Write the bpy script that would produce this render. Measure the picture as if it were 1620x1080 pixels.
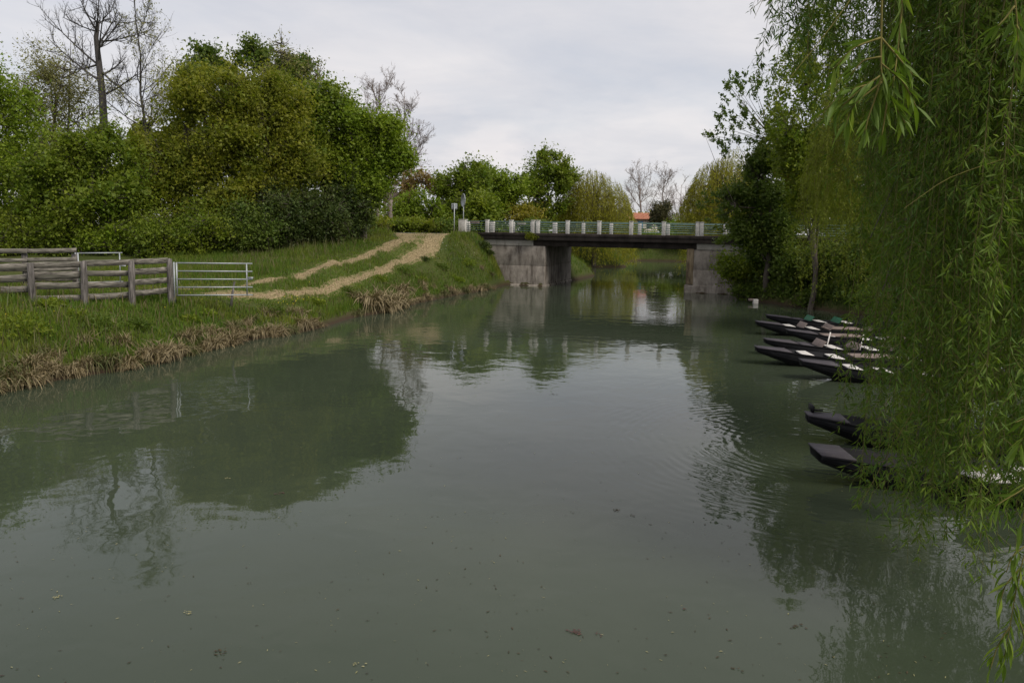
import bpy, math, random
import numpy as np
from mathutils import Vector, Matrix
R = math.radians
SC = bpy.context.scene
COL = SC.collection
for _o in list(bpy.data.objects): bpy.data.objects.remove(_o)

# ------------------------------------------------------------------ camera
CAM = np.array([0.0, 0.0, 4.0]); F = 1170.0; CX, CY = 810.0, 475.0
PITCH, ROLL = R(5.5), R(0.9)
_f = np.array([0, math.cos(PITCH), -math.sin(PITCH)])
_u0 = np.array([0, math.sin(PITCH), math.cos(PITCH)]); _r0 = np.array([1.0, 0, 0])
_r = math.cos(ROLL)*_r0 + math.sin(ROLL)*_u0
_u = -math.sin(ROLL)*_r0 + math.cos(ROLL)*_u0
cam_d = bpy.data.cameras.new('camera'); cam = bpy.data.objects.new('camera', cam_d); COL.objects.link(cam)
cam.matrix_world = Matrix(((_r[0], _u[0], -_f[0], CAM[0]), (_r[1], _u[1], -_f[1], CAM[1]), (_r[2], _u[2], -_f[2], CAM[2]), (0, 0, 0, 1)))
cam_d.sensor_width = 36; cam_d.lens = 26.0; cam_d.shift_y = -(540 - CY)/1620.0
cam_d.clip_start = 0.1; cam_d.clip_end = 3000
SC.camera = cam

# ------------------------------------------------------------------ world, sun, exposure
SUN_EL, SUN_AZ = R(46), R(128)
world = bpy.data.worlds.new('World'); SC.world = world; world.use_nodes = True
def build_world():
    nt = world.node_tree; nt.nodes.clear(); N = nt.nodes.new; L = nt.links.new
    out = N('ShaderNodeOutputWorld'); bg = N('ShaderNodeBackground'); bg.inputs['Strength'].default_value = 0.1
    sky = N('ShaderNodeTexSky'); sky.sky_type = 'NISHITA'; sky.sun_disc = False
    sky.sun_elevation = SUN_EL; sky.sun_rotation = SUN_AZ; sky.air_density = 1.0; sky.dust_density = 1.5
    tc = N('ShaderNodeTexCoord'); sep = N('ShaderNodeSeparateXYZ'); L(tc.outputs['Generated'], sep.inputs[0])
    zc = N('ShaderNodeMath'); zc.operation = 'MAXIMUM'; L(sep.outputs[2], zc.inputs[0]); zc.inputs[1].default_value = 0.0
    za = N('ShaderNodeMath'); za.operation = 'ADD'; L(zc.outputs[0], za.inputs[0]); za.inputs[1].default_value = 0.14
    dx = N('ShaderNodeMath'); dx.operation = 'DIVIDE'; L(sep.outputs[0], dx.inputs[0]); L(za.outputs[0], dx.inputs[1])
    dy = N('ShaderNodeMath'); dy.operation = 'DIVIDE'; L(sep.outputs[1], dy.inputs[0]); L(za.outputs[0], dy.inputs[1])
    cb = N('ShaderNodeCombineXYZ'); L(dx.outputs[0], cb.inputs[0]); L(dy.outputs[0], cb.inputs[1])
    def noise(scale, det, rough, lo, hi, off):
        mp = N('ShaderNodeMapping'); L(cb.outputs[0], mp.inputs[0]); mp.inputs['Location'].default_value = off
        n = N('ShaderNodeTexNoise'); n.inputs['Scale'].default_value = scale; n.inputs['Detail'].default_value = det
        n.inputs['Roughness'].default_value = rough; n.inputs['Distortion'].default_value = 0.5; L(mp.outputs[0], n.inputs['Vector'])
        m = N('ShaderNodeMapRange'); m.inputs[1].default_value = lo; m.inputs[2].default_value = hi; L(n.outputs[0], m.inputs[0])
        return m.outputs[0]
    a = noise(0.55, 6, 0.55, 0.30, 0.62, (3.1, 1.2, 0)); b = noise(1.3, 7, 0.6, 0.25, 0.8, (7.3, 2.2, 4))
    c1 = N('ShaderNodeMixRGB'); L(b, c1.inputs[0]); c1.inputs[1].default_value = (5.05, 5.1, 5.5, 1); c1.inputs[2].default_value = (6.8, 6.55, 6.55, 1)
    bl = N('ShaderNodeMapRange'); L(a, bl.inputs[0]); bl.inputs[3].default_value = 0.66; bl.inputs[4].default_value = 1.0
    mx = N('ShaderNodeMixRGB'); L(bl.outputs[0], mx.inputs[0]); L(sky.outputs[0], mx.inputs[1]); L(c1.outputs[0], mx.inputs[2])
    # low cumulus band over the horizon
    mp = N('ShaderNodeMapping'); L(tc.outputs['Generated'], mp.inputs[0]); mp.inputs['Scale'].default_value = (1, 1, 2.6)
    n = N('ShaderNodeTexNoise'); n.inputs['Scale'].default_value = 7.5; n.inputs['Detail'].default_value = 7; n.inputs['Roughness'].default_value = 0.52; L(mp.outputs[0], n.inputs['Vector'])
    cm = N('ShaderNodeMapRange'); cm.inputs[1].default_value = 0.5; cm.inputs[2].default_value = 0.66; L(n.outputs[0], cm.inputs[0])
    bd = N('ShaderNodeMapRange'); bd.inputs[1].default_value = 0.22; bd.inputs[2].default_value = 0.10; L(sep.outputs[2], bd.inputs[0])
    mm = N('ShaderNodeMath'); mm.operation = 'MULTIPLY'; L(cm.outputs[0], mm.inputs[0]); L(bd.outputs[0], mm.inputs[1])
    m5 = N('ShaderNodeMath'); m5.operation = 'MULTIPLY'; L(mm.outputs[0], m5.inputs[0]); m5.inputs[1].default_value = 0.55
    mx2 = N('ShaderNodeMixRGB'); L(m5.outputs[0], mx2.inputs[0]); L(mx.outputs[0], mx2.inputs[1]); mx2.inputs[2].default_value = (7.2, 6.8, 6.7, 1)
    L(mx2.outputs[0], bg.inputs['Color']); L(bg.outputs[0], out.inputs[0])
build_world()
sd = bpy.data.lights.new('sun', 'SUN'); sd.energy = 2.2; sd.angle = R(22); sd.color = (1.0, 0.93, 0.82)
sun = bpy.data.objects.new('sun', sd); COL.objects.link(sun)
_sdir = Vector((math.sin(SUN_AZ)*math.cos(SUN_EL), math.cos(SUN_AZ)*math.cos(SUN_EL), math.sin(SUN_EL)))
sun.rotation_euler = _sdir.to_track_quat('Z', 'Y').to_euler(); sun.location = (0, -20, 60)
SC.view_settings.view_transform = 'Standard'; SC.view_settings.look = 'None'
SC.view_settings.exposure = 0.38; SC.view_settings.gamma = 1.0; SC.view_settings.use_curve_mapping = False
SC.render.engine = 'CYCLES'
SC.cycles.max_bounces = 6; SC.cycles.diffuse_bounces = 3; SC.cycles.glossy_bounces = 3; SC.cycles.transmission_bounces = 4
SC.cycles.use_denoising = True
SC.render.resolution_x, SC.render.resolution_y = 1024, 682

# ------------------------------------------------------------------ view geometry: where a direction of the photograph lies in the world
def ray(px, py):
    d = _f + (px-CX)/F*_r - (py-CY)/F*_u
    return d
def at(px, py, Y):
    d = ray(px, py); return CAM + d*(Y/d[1])
def flat(px, py, z):
    d = ray(px, py); return CAM + d*((z-CAM[2])/d[2])

# ------------------------------------------------------------------ materials
def mat(name):
    m = bpy.data.materials.new(name); m.use_nodes = True; nt = m.node_tree
    return m, nt, nt.nodes['Principled BSDF'], nt.nodes.new, nt.links.new
def ramp(N, stops):
    r = N('ShaderNodeValToRGB'); e = r.color_ramp.elements
    while len(e) < len(stops): e.new(0.5)
    for i, (p, c) in enumerate(stops):
        e[i].position = p; e[i].color = (*c, 1)
    return r
def noisy(name, stops, scale=5, detail=8, rough=0.85, bump=0.3, dist=0.01, stretch=(1, 1, 1), spec=0.3, coords='Object', second=None):
    m, nt, P, N, L = mat(name)
    tc = N('ShaderNodeTexCoord'); mp = N('ShaderNodeMapping'); mp.inputs['Scale'].default_value = stretch
    if coords == 'World':
        g = N('ShaderNodeNewGeometry'); L(g.outputs['Position'], mp.inputs[0])
    else: L(tc.outputs[coords], mp.inputs[0])
    oi = N('ShaderNodeObjectInfo'); ad = N('ShaderNodeVectorMath'); ad.operation = 'ADD'
    ml = N('ShaderNodeMath'); ml.operation = 'MULTIPLY'; ml.inputs[1].default_value = 37.0 if coords != 'World' else 0.0
    L(oi.outputs['Random'], ml.inputs[0]); L(mp.outputs[0], ad.inputs[0]); L(ml.outputs[0], ad.inputs[1])
    n = N('ShaderNodeTexNoise'); n.inputs['Scale'].default_value = scale; n.inputs['Detail'].default_value = detail
    n.inputs['Roughness'].default_value = 0.62; L(ad.outputs[0], n.inputs['Vector'])
    r = ramp(N, stops); L(n.outputs[0], r.inputs[0]); col = r.outputs[0]
    if second:
        n2 = N('ShaderNodeTexNoise'); n2.inputs['Scale'].default_value = second[0]; n2.inputs['Detail'].default_value = 6; L(ad.outputs[0], n2.inputs['Vector'])
        mr = N('ShaderNodeMapRange'); mr.inputs[1].default_value = second[2]; mr.inputs[2].default_value = second[3]; L(n2.outputs[0], mr.inputs[0])
        mx = N('ShaderNodeMixRGB'); L(mr.outputs[0], mx.inputs[0]); L(col, mx.inputs[1]); mx.inputs[2].default_value = (*second[1], 1); col = mx.outputs[0]
    L(col, P.inputs['Base Color']); P.inputs['Roughness'].default_value = rough; P.inputs['Specular IOR Level'].default_value = spec
    if bump:
        b = N('ShaderNodeBump'); b.inputs['Strength'].default_value = bump; b.inputs['Distance'].default_value = dist
        L(n.outputs[0], b.inputs['Height']); L(b.outputs[0], P.inputs['Normal'])
    return m
def leafmat(name, c1, c2, c3, trans=0.3):
    """c1..c2 varies from clump to clump, c3 from leaf to leaf"""
    m, nt, P, N, L = mat(name)
    a = N('ShaderNodeAttribute'); a.attribute_name = 'lv'; s = N('ShaderNodeSeparateXYZ'); L(a.outputs['Vector'], s.inputs[0])
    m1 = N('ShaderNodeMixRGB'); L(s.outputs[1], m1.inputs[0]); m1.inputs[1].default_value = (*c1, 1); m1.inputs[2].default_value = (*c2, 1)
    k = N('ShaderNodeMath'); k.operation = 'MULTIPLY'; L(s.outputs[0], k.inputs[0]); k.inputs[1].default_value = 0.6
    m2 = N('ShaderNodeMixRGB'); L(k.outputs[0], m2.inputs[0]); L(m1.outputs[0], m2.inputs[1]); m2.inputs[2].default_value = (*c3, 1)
    L(m2.outputs[0], P.inputs['Base Color']); P.inputs['Roughness'].default_value = 0.55; P.inputs['Specular IOR Level'].default_value = 0.25
    t = N('ShaderNodeBsdfTranslucent'); g = N('ShaderNodeMixRGB'); g.blend_type = 'MULTIPLY'; g.inputs[0].default_value = 1
    L(m2.outputs[0], g.inputs[1]); g.inputs[2].default_value = (1.25, 1.35, 0.7, 1); L(g.outputs[0], t.inputs[0])
    mx = N('ShaderNodeMixShader'); mx.inputs[0].default_value = trans; L(P.outputs[0], mx.inputs[1]); L(t.outputs[0], mx.inputs[2])
    L(mx.outputs[0], nt.nodes['Material Output'].inputs[0])
    return m
M = {}
M['bark'] = noisy('bark', [(0.3, (0.045, 0.036, 0.028)), (0.7, (0.13, 0.11, 0.09))], 6, stretch=(3, 3, 0.7), bump=0.6, dist=0.03)
M['bark_pale'] = noisy('bark_pale', [(0.3, (0.14, 0.11, 0.10)), (0.7, (0.27, 0.225, 0.20))], 6, stretch=(3, 3, 0.7))
M['bark_grey'] = noisy('bark_grey', [(0.3, (0.035, 0.032, 0.03)), (0.7, (0.10, 0.092, 0.085))], 5, stretch=(3, 3, 0.6), bump=0.8, dist=0.04)
M['twig_yellow'] = noisy('twig_yellow', [(0.3, (0.12, 0.105, 0.025)), (0.7, (0.20, 0.17, 0.045))], 9)
M['old_wood'] = noisy('old_wood', [(0.32, (0.04, 0.036, 0.034)), (0.46, (0.16, 0.145, 0.125)), (0.66, (0.38, 0.35, 0.305))], 5, stretch=(0.3, 1.2, 4), bump=0.45, dist=0.02, second=(2.5, (0.07, 0.075, 0.05), 0.5, 0.75))
M['old_post'] = noisy('old_post', [(0.32, (0.03, 0.027, 0.025)), (0.5, (0.11, 0.10, 0.092)), (0.7, (0.25, 0.225, 0.21))], 5, stretch=(5, 5, 0.4), bump=0.9, dist=0.02)
M['galv'] = noisy('galvanised_steel', [(0.3, (0.26, 0.285, 0.30)), (0.7, (0.40, 0.42, 0.43))], 14, rough=0.5, bump=0.05)
M['galv'].node_tree.nodes['Principled BSDF'].inputs['Metallic'].default_value = 0.35
M['tar'] = noisy('tarred_planks', [(0.3, (0.004, 0.004, 0.005)), (0.75, (0.015, 0.015, 0.018))], 5, stretch=(0.5, 4, 4), rough=0.55, bump=0.35, dist=0.006, spec=0.18)
M['tar_worn'] = noisy('worn_tarred_deck', [(0.3, (0.035, 0.031, 0.037)), (0.7, (0.085, 0.075, 0.086))], 5, stretch=(0.5, 4, 4), rough=0.6, bump=0.3, dist=0.006)
M['seat_white'] = noisy('white_painted_wood', [(0.3, (0.5, 0.47, 0.44)), (0.7, (0.72, 0.69, 0.66))], 6, rough=0.6, bump=0.15)
M['seat_wood'] = noisy('weathered_board', [(0.3, (0.15, 0.115, 0.10)), (0.7, (0.28, 0.22, 0.195))], 6, stretch=(0.6, 3, 3), rough=0.75, bump=0.3)
M['seat_green'] = noisy('green_painted_wood', [(0.3, (0.008, 0.09, 0.04)), (0.7, (0.012, 0.14, 0.065))], 6, rough=0.5, bump=0.1)
M['white_post'] = noisy('white_post_concrete', [(0.2, (0.30, 0.29, 0.27)), (0.55, (0.58, 0.56, 0.53)), (0.8, (0.68, 0.66, 0.62))], 6, bump=0.3, second=(3, (0.28, 0.27, 0.25), 0.55, 0.8))
M['green_rail'] = noisy('green_rail_paint', [(0.3, (0.11, 0.185, 0.155)), (0.7, (0.18, 0.27, 0.235))], 9, rough=0.5, bump=0.1)
M['asphalt'] = noisy('asphalt', [(0.3, (0.11, 0.11, 0.115)), (0.7, (0.17, 0.17, 0.175))], 30, coords='World')
M['roof_tile'] = noisy('roof_tile', [(0.3, (0.36, 0.14, 0.08)), (0.7, (0.62, 0.30, 0.19))], 3, coords='World')
M['render_wall'] = noisy('pale_render', [(0.3, (0.42, 0.37, 0.31)), (0.7, (0.55, 0.5, 0.43))], 2)
M['blue_paint'] = noisy('blue_paint', [(0.3, (0.08, 0.18, 0.34)), (0.7, (0.12, 0.24, 0.42))], 2)
M['dark_glass'] = noisy('dark_glass', [(0.3, (0.02, 0.02, 0.025)), (0.7, (0.03, 0.03, 0.035))], 2, rough=0.1, bump=0)
M['reed'] = leafmat('dry_reed', (0.10, 0.075, 0.038), (0.25, 0.195, 0.10), (0.30, 0.25, 0.15), 0.12)
M['reed_mixed'] = leafmat('half_green_reed', (0.12, 0.10, 0.045), (0.07, 0.10, 0.025), (0.17, 0.15, 0.07), 0.2)
M['grass'] = leafmat('grass_blade', (0.06, 0.125, 0.012), (0.20, 0.20, 0.03), (0.09, 0.165, 0.018), 0.33)
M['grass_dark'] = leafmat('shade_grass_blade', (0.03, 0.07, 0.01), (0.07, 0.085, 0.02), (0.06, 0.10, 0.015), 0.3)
M['petal_yellow'] = noisy('yellow_petal', [(0.3, (0.6, 0.48, 0.02)), (0.7, (0.7, 0.56, 0.03))], 3, bump=0)
M['petal_white'] = noisy('white_petal', [(0.3, (0.55, 0.56, 0.48)), (0.7, (0.62, 0.62, 0.55))], 3, bump=0)

def concrete(name, base, pale, streak, amount, zs=0.25, seed=0.0):
    m, nt, P, N, L = mat(name)
    tc = N('ShaderNodeTexCoord')
    def nz(sc, scale, det=8):
        mp = N('ShaderNodeMapping'); mp.inputs['Scale'].default_value = sc; mp.inputs['Location'].default_value = (seed, seed, seed); L(tc.outputs['Object'], mp.inputs[0])
        n = N('ShaderNodeTexNoise'); n.inputs['Scale'].default_value = scale; n.inputs['Detail'].default_value = det; n.inputs['Roughness'].default_value = 0.65; L(mp.outputs[0], n.inputs['Vector']); return n.outputs[0]
    a = nz((1, 1, 1), 1.6); st = nz((1.5, 1.5, 0.32), 1.9, 10); fine = nz((1, 1, 1), 22)
    r = ramp(N, [(0.3, base), (0.7, pale)]); L(a, r.inputs[0])
    mr = N('ShaderNodeMapRange'); mr.inputs[1].default_value = 0.62 - amount*0.25; mr.inputs[2].default_value = 0.72 - amount*0.1; L(st, mr.inputs[0])
    k = N('ShaderNodeMath'); k.operation = 'MULTIPLY'; L(mr.outputs[0], k.inputs[0]); k.inputs[1].default_value = min(1, 0.5+amount*0.5)
    mx = N('ShaderNodeMixRGB'); L(k.outputs[0], mx.inputs[0]); L(r.outputs[0], mx.inputs[1]); mx.inputs[2].default_value = (*streak, 1)
    # lime efflorescence, narrow pale runs
    st2 = nz((4, 4, 0.8), 1.1, 9); mr2 = N('ShaderNodeMapRange'); mr2.inputs[1].default_value = 0.60; mr2.inputs[2].default_value = 0.74; L(st2, mr2.inputs[0])
    k2 = N('ShaderNodeMath'); k2.operation = 'MULTIPLY'; L(mr2.outputs[0], k2.inputs[0]); k2.inputs[1].default_value = 0.6
    mx2 = N('ShaderNodeMixRGB'); L(k2.outputs[0], mx2.inputs[0]); L(mx.outputs[0], mx2.inputs[1]); mx2.inputs[2].default_value = (min(1, pale[0]*1.45), min(1, pale[1]*1.42), min(1, pale[2]*1.38), 1)
    L(mx2.outputs[0], P.inputs['Base Color']); P.inputs['Roughness'].default_value = 0.9; P.inputs['Specular IOR Level'].default_value = 0.2
    b = N('ShaderNodeBump'); b.inputs['Strength'].default_value = 0.4; b.inputs['Distance'].default_value = 0.01; L(fine, b.inputs['Height']); L(b.outputs[0], P.inputs['Normal'])
    return m
M['conc'] = concrete('stained_concrete', (0.16, 0.14, 0.118), (0.34, 0.305, 0.27), (0.055, 0.042, 0.034), 0.6)
M['conc_pale'] = concrete('pale_concrete', (0.24, 0.225, 0.20), (0.36, 0.34, 0.31), (0.14, 0.125, 0.11), 0.3)
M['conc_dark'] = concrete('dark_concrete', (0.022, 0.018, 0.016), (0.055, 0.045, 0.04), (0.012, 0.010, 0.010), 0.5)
M['conc_yellow'] = concrete('ochre_concrete', (0.20, 0.15, 0.09), (0.34, 0.27, 0.18), (0.03, 0.025, 0.02), 0.8)

# ------------------------------------------------------------------ mesh helpers
def new_mesh(name, V, Fc, attr=None, smooth=False):
    """V (n,3); Fc list of (m,k) int arrays; attr (m_total,3) per face"""
    me = bpy.data.meshes.new(name); V = np.asarray(V, np.float32)
    me.vertices.add(len(V)); me.vertices.foreach_set('co', V.ravel())
    Fc = [np.asarray(f, np.int32) for f in Fc if len(f)]
    nl = sum(f.size for f in Fc); npoly = sum(len(f) for f in Fc)
    me.loops.add(nl); me.loops.foreach_set('vertex_index', np.concatenate([f.ravel() for f in Fc]))
    me.polygons.add(npoly)
    ks = np.concatenate([np.full(len(f), f.shape[1], np.int32) for f in Fc])
    me.polygons.foreach_set('loop_start', np.concatenate([[0], np.cumsum(ks)[:-1]]).astype(np.int32))
    if smooth: me.polygons.foreach_set('use_smooth', np.ones(npoly, bool))
    if attr is not None:
        at_ = me.attributes.new('lv', 'FLOAT_VECTOR', 'FACE'); at_.data.foreach_set('vector', np.asarray(attr, np.float32).ravel())
    me.update(calc_edges=True)
    return me
class MB:
    def __init__(s): s.V = []; s.F = []; s.n = 0; s.A = []
    def add(s, V, Fc, A=None):
        V = np.asarray(V, float).reshape(-1, 3); Fc = np.asarray(Fc, int)
        s.V.append(V); s.F.append(Fc + s.n); s.n += len(V)
        s.A.append(np.asarray(A, float) if A is not None else np.full((len(Fc), 3), 0.5))
    def box(s, c, size, rot=None, taper=1.0):
        h = np.array(size)/2
        v = np.array([(x, y, z) for z in (-1, 1) for y in (-1, 1) for x in (-1, 1)], float)
        v[4:, :2] *= taper
        v *= h
        if rot is not None: v = v @ np.array(rot).T
        v += np.array(c)
        s.add(v, [(0, 2, 3, 1), (4, 5, 7, 6), (0, 1, 5, 4), (2, 6, 7, 3), (0, 4, 6, 2), (1, 3, 7, 5)])
    def tube(s, pts, rad, sides=8):
        s.tubes(np.array([pts], float), np.array([rad], float)*np.ones((1, len(pts))), sides, cap=True)
    def tubes(s, P, Rr, sides=3, cap=False, A=None):
        P = np.asarray(P, float); n, k, _ = P.shape
        T = np.gradient(P, axis=1); T /= np.linalg.norm(T, axis=2, keepdims=True)+1e-9
        ref = np.where(np.abs(T[..., 2:3]) > 0.9, np.array([1.0, 0, 0]), np.array([0, 0, 1.0]))
        a = np.cross(T, ref); a /= np.linalg.norm(a, axis=2, keepdims=True)+1e-9; b = np.cross(T, a)
        ang = np.arange(sides)/sides*2*np.pi
        V = P[:, :, None, :] + Rr[:, :, None, None]*(np.cos(ang)[None, None, :, None]*a[:, :, None, :] + np.sin(ang)[None, None, :, None]*b[:, :, None, :])
        idx = np.arange(n*k*sides).reshape(n, k, sides); nx = np.roll(idx, -1, axis=2)
        q = np.stack([idx[:, :-1], nx[:, :-1], nx[:, 1:], idx[:, 1:]], -1).reshape(-1, 4)
        s.add(V.reshape(-1, 3), q)
        if cap and sides >= 3:
            base = s.n - n*k*sides
            for i in range(n):
                e = (idx[i, 0][::-1]+base).tolist(); f = (idx[i, -1]+base).tolist()
                for ring in (e, f):
                    for j in range(1, sides-1):
                        s.F.append(np.array([[ring[0], ring[j], ring[j+1]]])); s.A.append(np.full((1, 3), 0.5))
    def mesh(s, name, smooth=False, attr=False):
        V = np.concatenate(s.V)
        q = [f for f in s.F if f.shape[1] == 4]; t = [f for f in s.F if f.shape[1] == 3]
        o = [f for f in s.F if f.shape[1] > 4]
        A = None
        if attr: A = np.concatenate([a for f, a in zip(s.F, s.A) if f.shape[1] == 4] + [a for f, a in zip(s.F, s.A) if f.shape[1] == 3])
        return new_mesh(name, V, ([np.concatenate(q)] if q else []) + ([np.concatenate(t)] if t else []) + o, A, smooth)
def obj(name, me, material=None, parent=None, **kw):
    if isinstance(me, MB): me = me.mesh(name, kw.pop('smooth', False), kw.pop('attr', False))
    o = bpy.data.objects.new(name, me); COL.objects.link(o)
    if material is not None and not me.materials: me.materials.append(material)
    if parent is not None:
        o.parent = parent
        if kw.pop('keep', False): o.matrix_parent_inverse = Matrix.Translation(parent.location).inverted()
    for k, v in kw.items(): o[k] = v
    return o
def empty(name, loc, label, cat, group=None, rz=0.0):
    o = bpy.data.objects.new(name, None); COL.objects.link(o); o.location = tuple(loc); o.rotation_euler = (0, 0, rz); o.empty_display_size = 0.2
    o['label'] = label; o['category'] = cat
    if group: o['group'] = group
    return o
def bevel(o, w=0.01, seg=2):
    m = o.modifiers.new('bevel', 'BEVEL'); m.width = w; m.segments = seg; m.limit_method = 'ANGLE'
def vnoise(x, y, scale, seed=0):
    """value noise 0..1"""
    rs = np.random.RandomState(seed); g = rs.rand(64, 64)
    X = x*scale; Y = y*scale; xi = np.floor(X).astype(int); yi = np.floor(Y).astype(int); fx = X-xi; fy = Y-yi
    fx = fx*fx*(3-2*fx); fy = fy*fy*(3-2*fy)
    a = g[xi % 64, yi % 64]; b = g[(xi+1) % 64, yi % 64]; c = g[xi % 64, (yi+1) % 64]; d = g[(xi+1) % 64, (yi+1) % 64]
    return (a*(1-fx)+b*fx)*(1-fy) + (c*(1-fx)+d*fx)*fy
def sstep(a, b, x):
    t = np.clip((x-a)/(b-a), 0, 1); return t*t*(3-2*t)

# ------------------------------------------------------------------ terrain
BR = R(20); BU = np.array([math.cos(BR), -math.sin(BR)]); BV = np.array([math.sin(BR), math.cos(BR)])
BP = flat(861, 453, 0)[:2]                        # foot of the left abutment's front corner
def br(u, v): return BP + u*BU + v*BV
SPAN = 9.7; BW = 7.0
river = []
river += [(-17.5, -14), (-16.5, 0), (-14, 11)]
for p in [(0, 622), (60, 607), (120, 596), (200, 585), (265, 571), (330, 553), (400, 537), (470, 527), (510, 518), (560, 502), (610, 494), (660, 480), (720, 467), (770, 459)]:
    river.append(tuple(flat(p[0], p[1], 0)[:2]))
river += [tuple(br(-3.0, 0)), tuple(br(0, 0)), tuple(br(0, BW)), tuple(br(0.2, BW+7)), (7.6, 80), (12.8, 83), (13.6, 94), (17, 101), (23.5, 99.5), (36, 97), (33, 90), (26, 82), (21, 70)]
river += [tuple(br(SPAN, BW)), tuple(br(SPAN, 0)), tuple(br(SPAN+3.2, 0)), (14.3, 43.0), (16.2, 38.5), (18.2, 34), (17.8, 29), (16.2, 22), (13.2, 15), (11.8, 8), (11.5, 0), (12, -14)]
RV = np.array(river)
def river_sd(x, y):
    """signed distance: negative in the river"""
    x = np.asarray(x, float); y = np.asarray(y, float); d = np.full(x.shape, 1e9); inside = np.zeros(x.shape, bool)
    for i in range(len(RV)):
        a = RV[i]; b = RV[(i+1) % len(RV)]; e = b-a
        t = np.clip(((x-a[0])*e[0]+(y-a[1])*e[1])/(e@e), 0, 1)
        d = np.minimum(d, np.hypot(x-a[0]-t*e[0], y-a[1]-t*e[1]))
        c = ((a[1] > y) != (b[1] > y)) & (x < (b[0]-a[0])*(y-a[1])/(b[1]-a[1]+1e-12)+a[0]); inside ^= c
    return np.where(inside, -d, d)
def terrain(x, y):
    x = np.asarray(x, float); y = np.asarray(y, float)
    d = river_sd(x, y)
    v = (x-BP[0])*BV[0] + (y-BP[1])*BV[1]; u = (x-BP[0])*BU[0] + (y-BP[1])*BU[1]
    Ll = 1.35 + 2.15*np.clip((y-29)/21.0, 0, 1)
    Lr = 1.25 + 2.2*sstep(40, 49, y)
    side = sstep(4, 9, u)
    Lv = Ll*(1-side) + Lr*side
    Lv = Lv*(1-sstep(9, 19, v)) + 1.9*sstep(9, 19, v)
    w = np.where(y < 30, 3.4, np.where(y < 44, 3.4 + (y-30)/14*2.2, np.where(y < 50, 5.6-(y-44)/6*3.4, 2.2)))
    w = w*(1-side) + 2.8*side
    w = np.where(v > 9, 4.0, w)
    bump = (vnoise(x, y, 0.9, 3)-0.5)*0.22 + (vnoise(x, y, 2.2, 4)-0.5)*0.12 + (vnoise(x, y, 0.12, 5)-0.5)*0.4
    s = np.clip(d/w, 0, 1)
    h = 0.18*np.clip(d/0.25, 0, 1) + (Lv-0.18)*(s*(1.6-0.6*s)) + bump*np.clip(d/2, 0, 1)*np.where(s >= 1, 0.5, 1.0)
    road = (np.abs(v-BW/2) < 5.5) & (d > 2)
    h = np.where(road, np.minimum(h, 3.48), h)
    return np.where(d < 0, -1.0*np.clip(-d/1.0, 0, 1)-0.03, h)
def gz(x, y): return float(terrain(np.array([x]), np.array([y]))[0])
def hit(px, py, tmax=160):
    d = ray(px, py); t = np.linspace(8, tmax, 1600); P = CAM + d[None]*t[:, None]
    h = np.maximum(terrain(P[:, 0], P[:, 1]), 0); k = np.nonzero(P[:, 2] < h)[0]
    return P[k[0]] if len(k) else P[-1]

def axis(lo, hi, st, far, growth=1.18):
    a = list(np.arange(lo, hi+1e-6, st)); s = st
    while a[-1] < far: s *= growth; a.append(a[-1]+s)
    s = st; b = []
    x = lo
    while x > -far: s *= growth; x -= s; b.append(x)
    return np.array(b[::-1]+a)
gx = axis(-30, 26, 0.44, 900); gy = axis(4, 104, 0.47, 900)
GX, GY = np.meshgrid(gx, gy, indexing='ij'); GZ = terrain(GX.ravel(), GY.ravel())
idx = np.arange(GX.size).reshape(GX.shape)
q = np.stack([idx[:-1, :-1], idx[1:, :-1], idx[1:, 1:], idx[:-1, 1:]], -1).reshape(-1, 4)
m, nt, P, N, L = mat('ground_soil_and_turf')
g = N('ShaderNodeNewGeometry')
n1 = N('ShaderNodeTexNoise'); n1.inputs['Scale'].default_value = 0.35; n1.inputs['Detail'].default_value = 8; L(g.outputs['Position'], n1.inputs['Vector'])
n2 = N('ShaderNodeTexNoise'); n2.inputs['Scale'].default_value = 9; n2.inputs['Detail'].default_value = 8; n2.inputs['Roughness'].default_value = 0.7; L(g.outputs['Position'], n2.inputs['Vector'])
r1 = ramp(N, [(0.3, (0.035, 0.065, 0.012)), (0.55, (0.07, 0.095, 0.02)), (0.75, (0.12, 0.10, 0.045))]); L(n1.outputs[0], r1.inputs[0])
r2 = ramp(N, [(0.3, (0.03, 0.024, 0.014)), (0.7, (0.09, 0.10, 0.035))]); L(n2.outputs[0], r2.inputs[0])
mx = N('ShaderNodeMixRGB'); mx.inputs[0].default_value = 0.5; L(r1.outputs[0], mx.inputs[1]); L(r2.outputs[0], mx.inputs[2])
sp = N('ShaderNodeSeparateXYZ'); L(g.outputs['Position'], sp.inputs[0])
mr = N('ShaderNodeMapRange'); mr.inputs[1].default_value = 0.35; mr.inputs[2].default_value = 0.05; L(sp.outputs[2], mr.inputs[0])
mx2 = N('ShaderNodeMixRGB'); L(mr.outputs[0], mx2.inputs[0]); L(mx.outputs[0], mx2.inputs[1]); mx2.inputs[2].default_value = (0.05, 0.036, 0.024, 1)
L(mx2.outputs[0], P.inputs['Base Color']); P.inputs['Roughness'].default_value = 1.0; P.inputs['Specular IOR Level'].default_value = 0.1
b = N('ShaderNodeBump'); b.inputs['Strength'].default_value = 0.8; b.inputs['Distance'].default_value = 0.06; L(n2.outputs[0], b.inputs['Height']); L(b.outputs[0], P.inputs['Normal'])
obj('ground', new_mesh('ground', np.stack([GX.ravel(), GY.ravel(), GZ], -1), [q], smooth=True), m, kind='structure')

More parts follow.
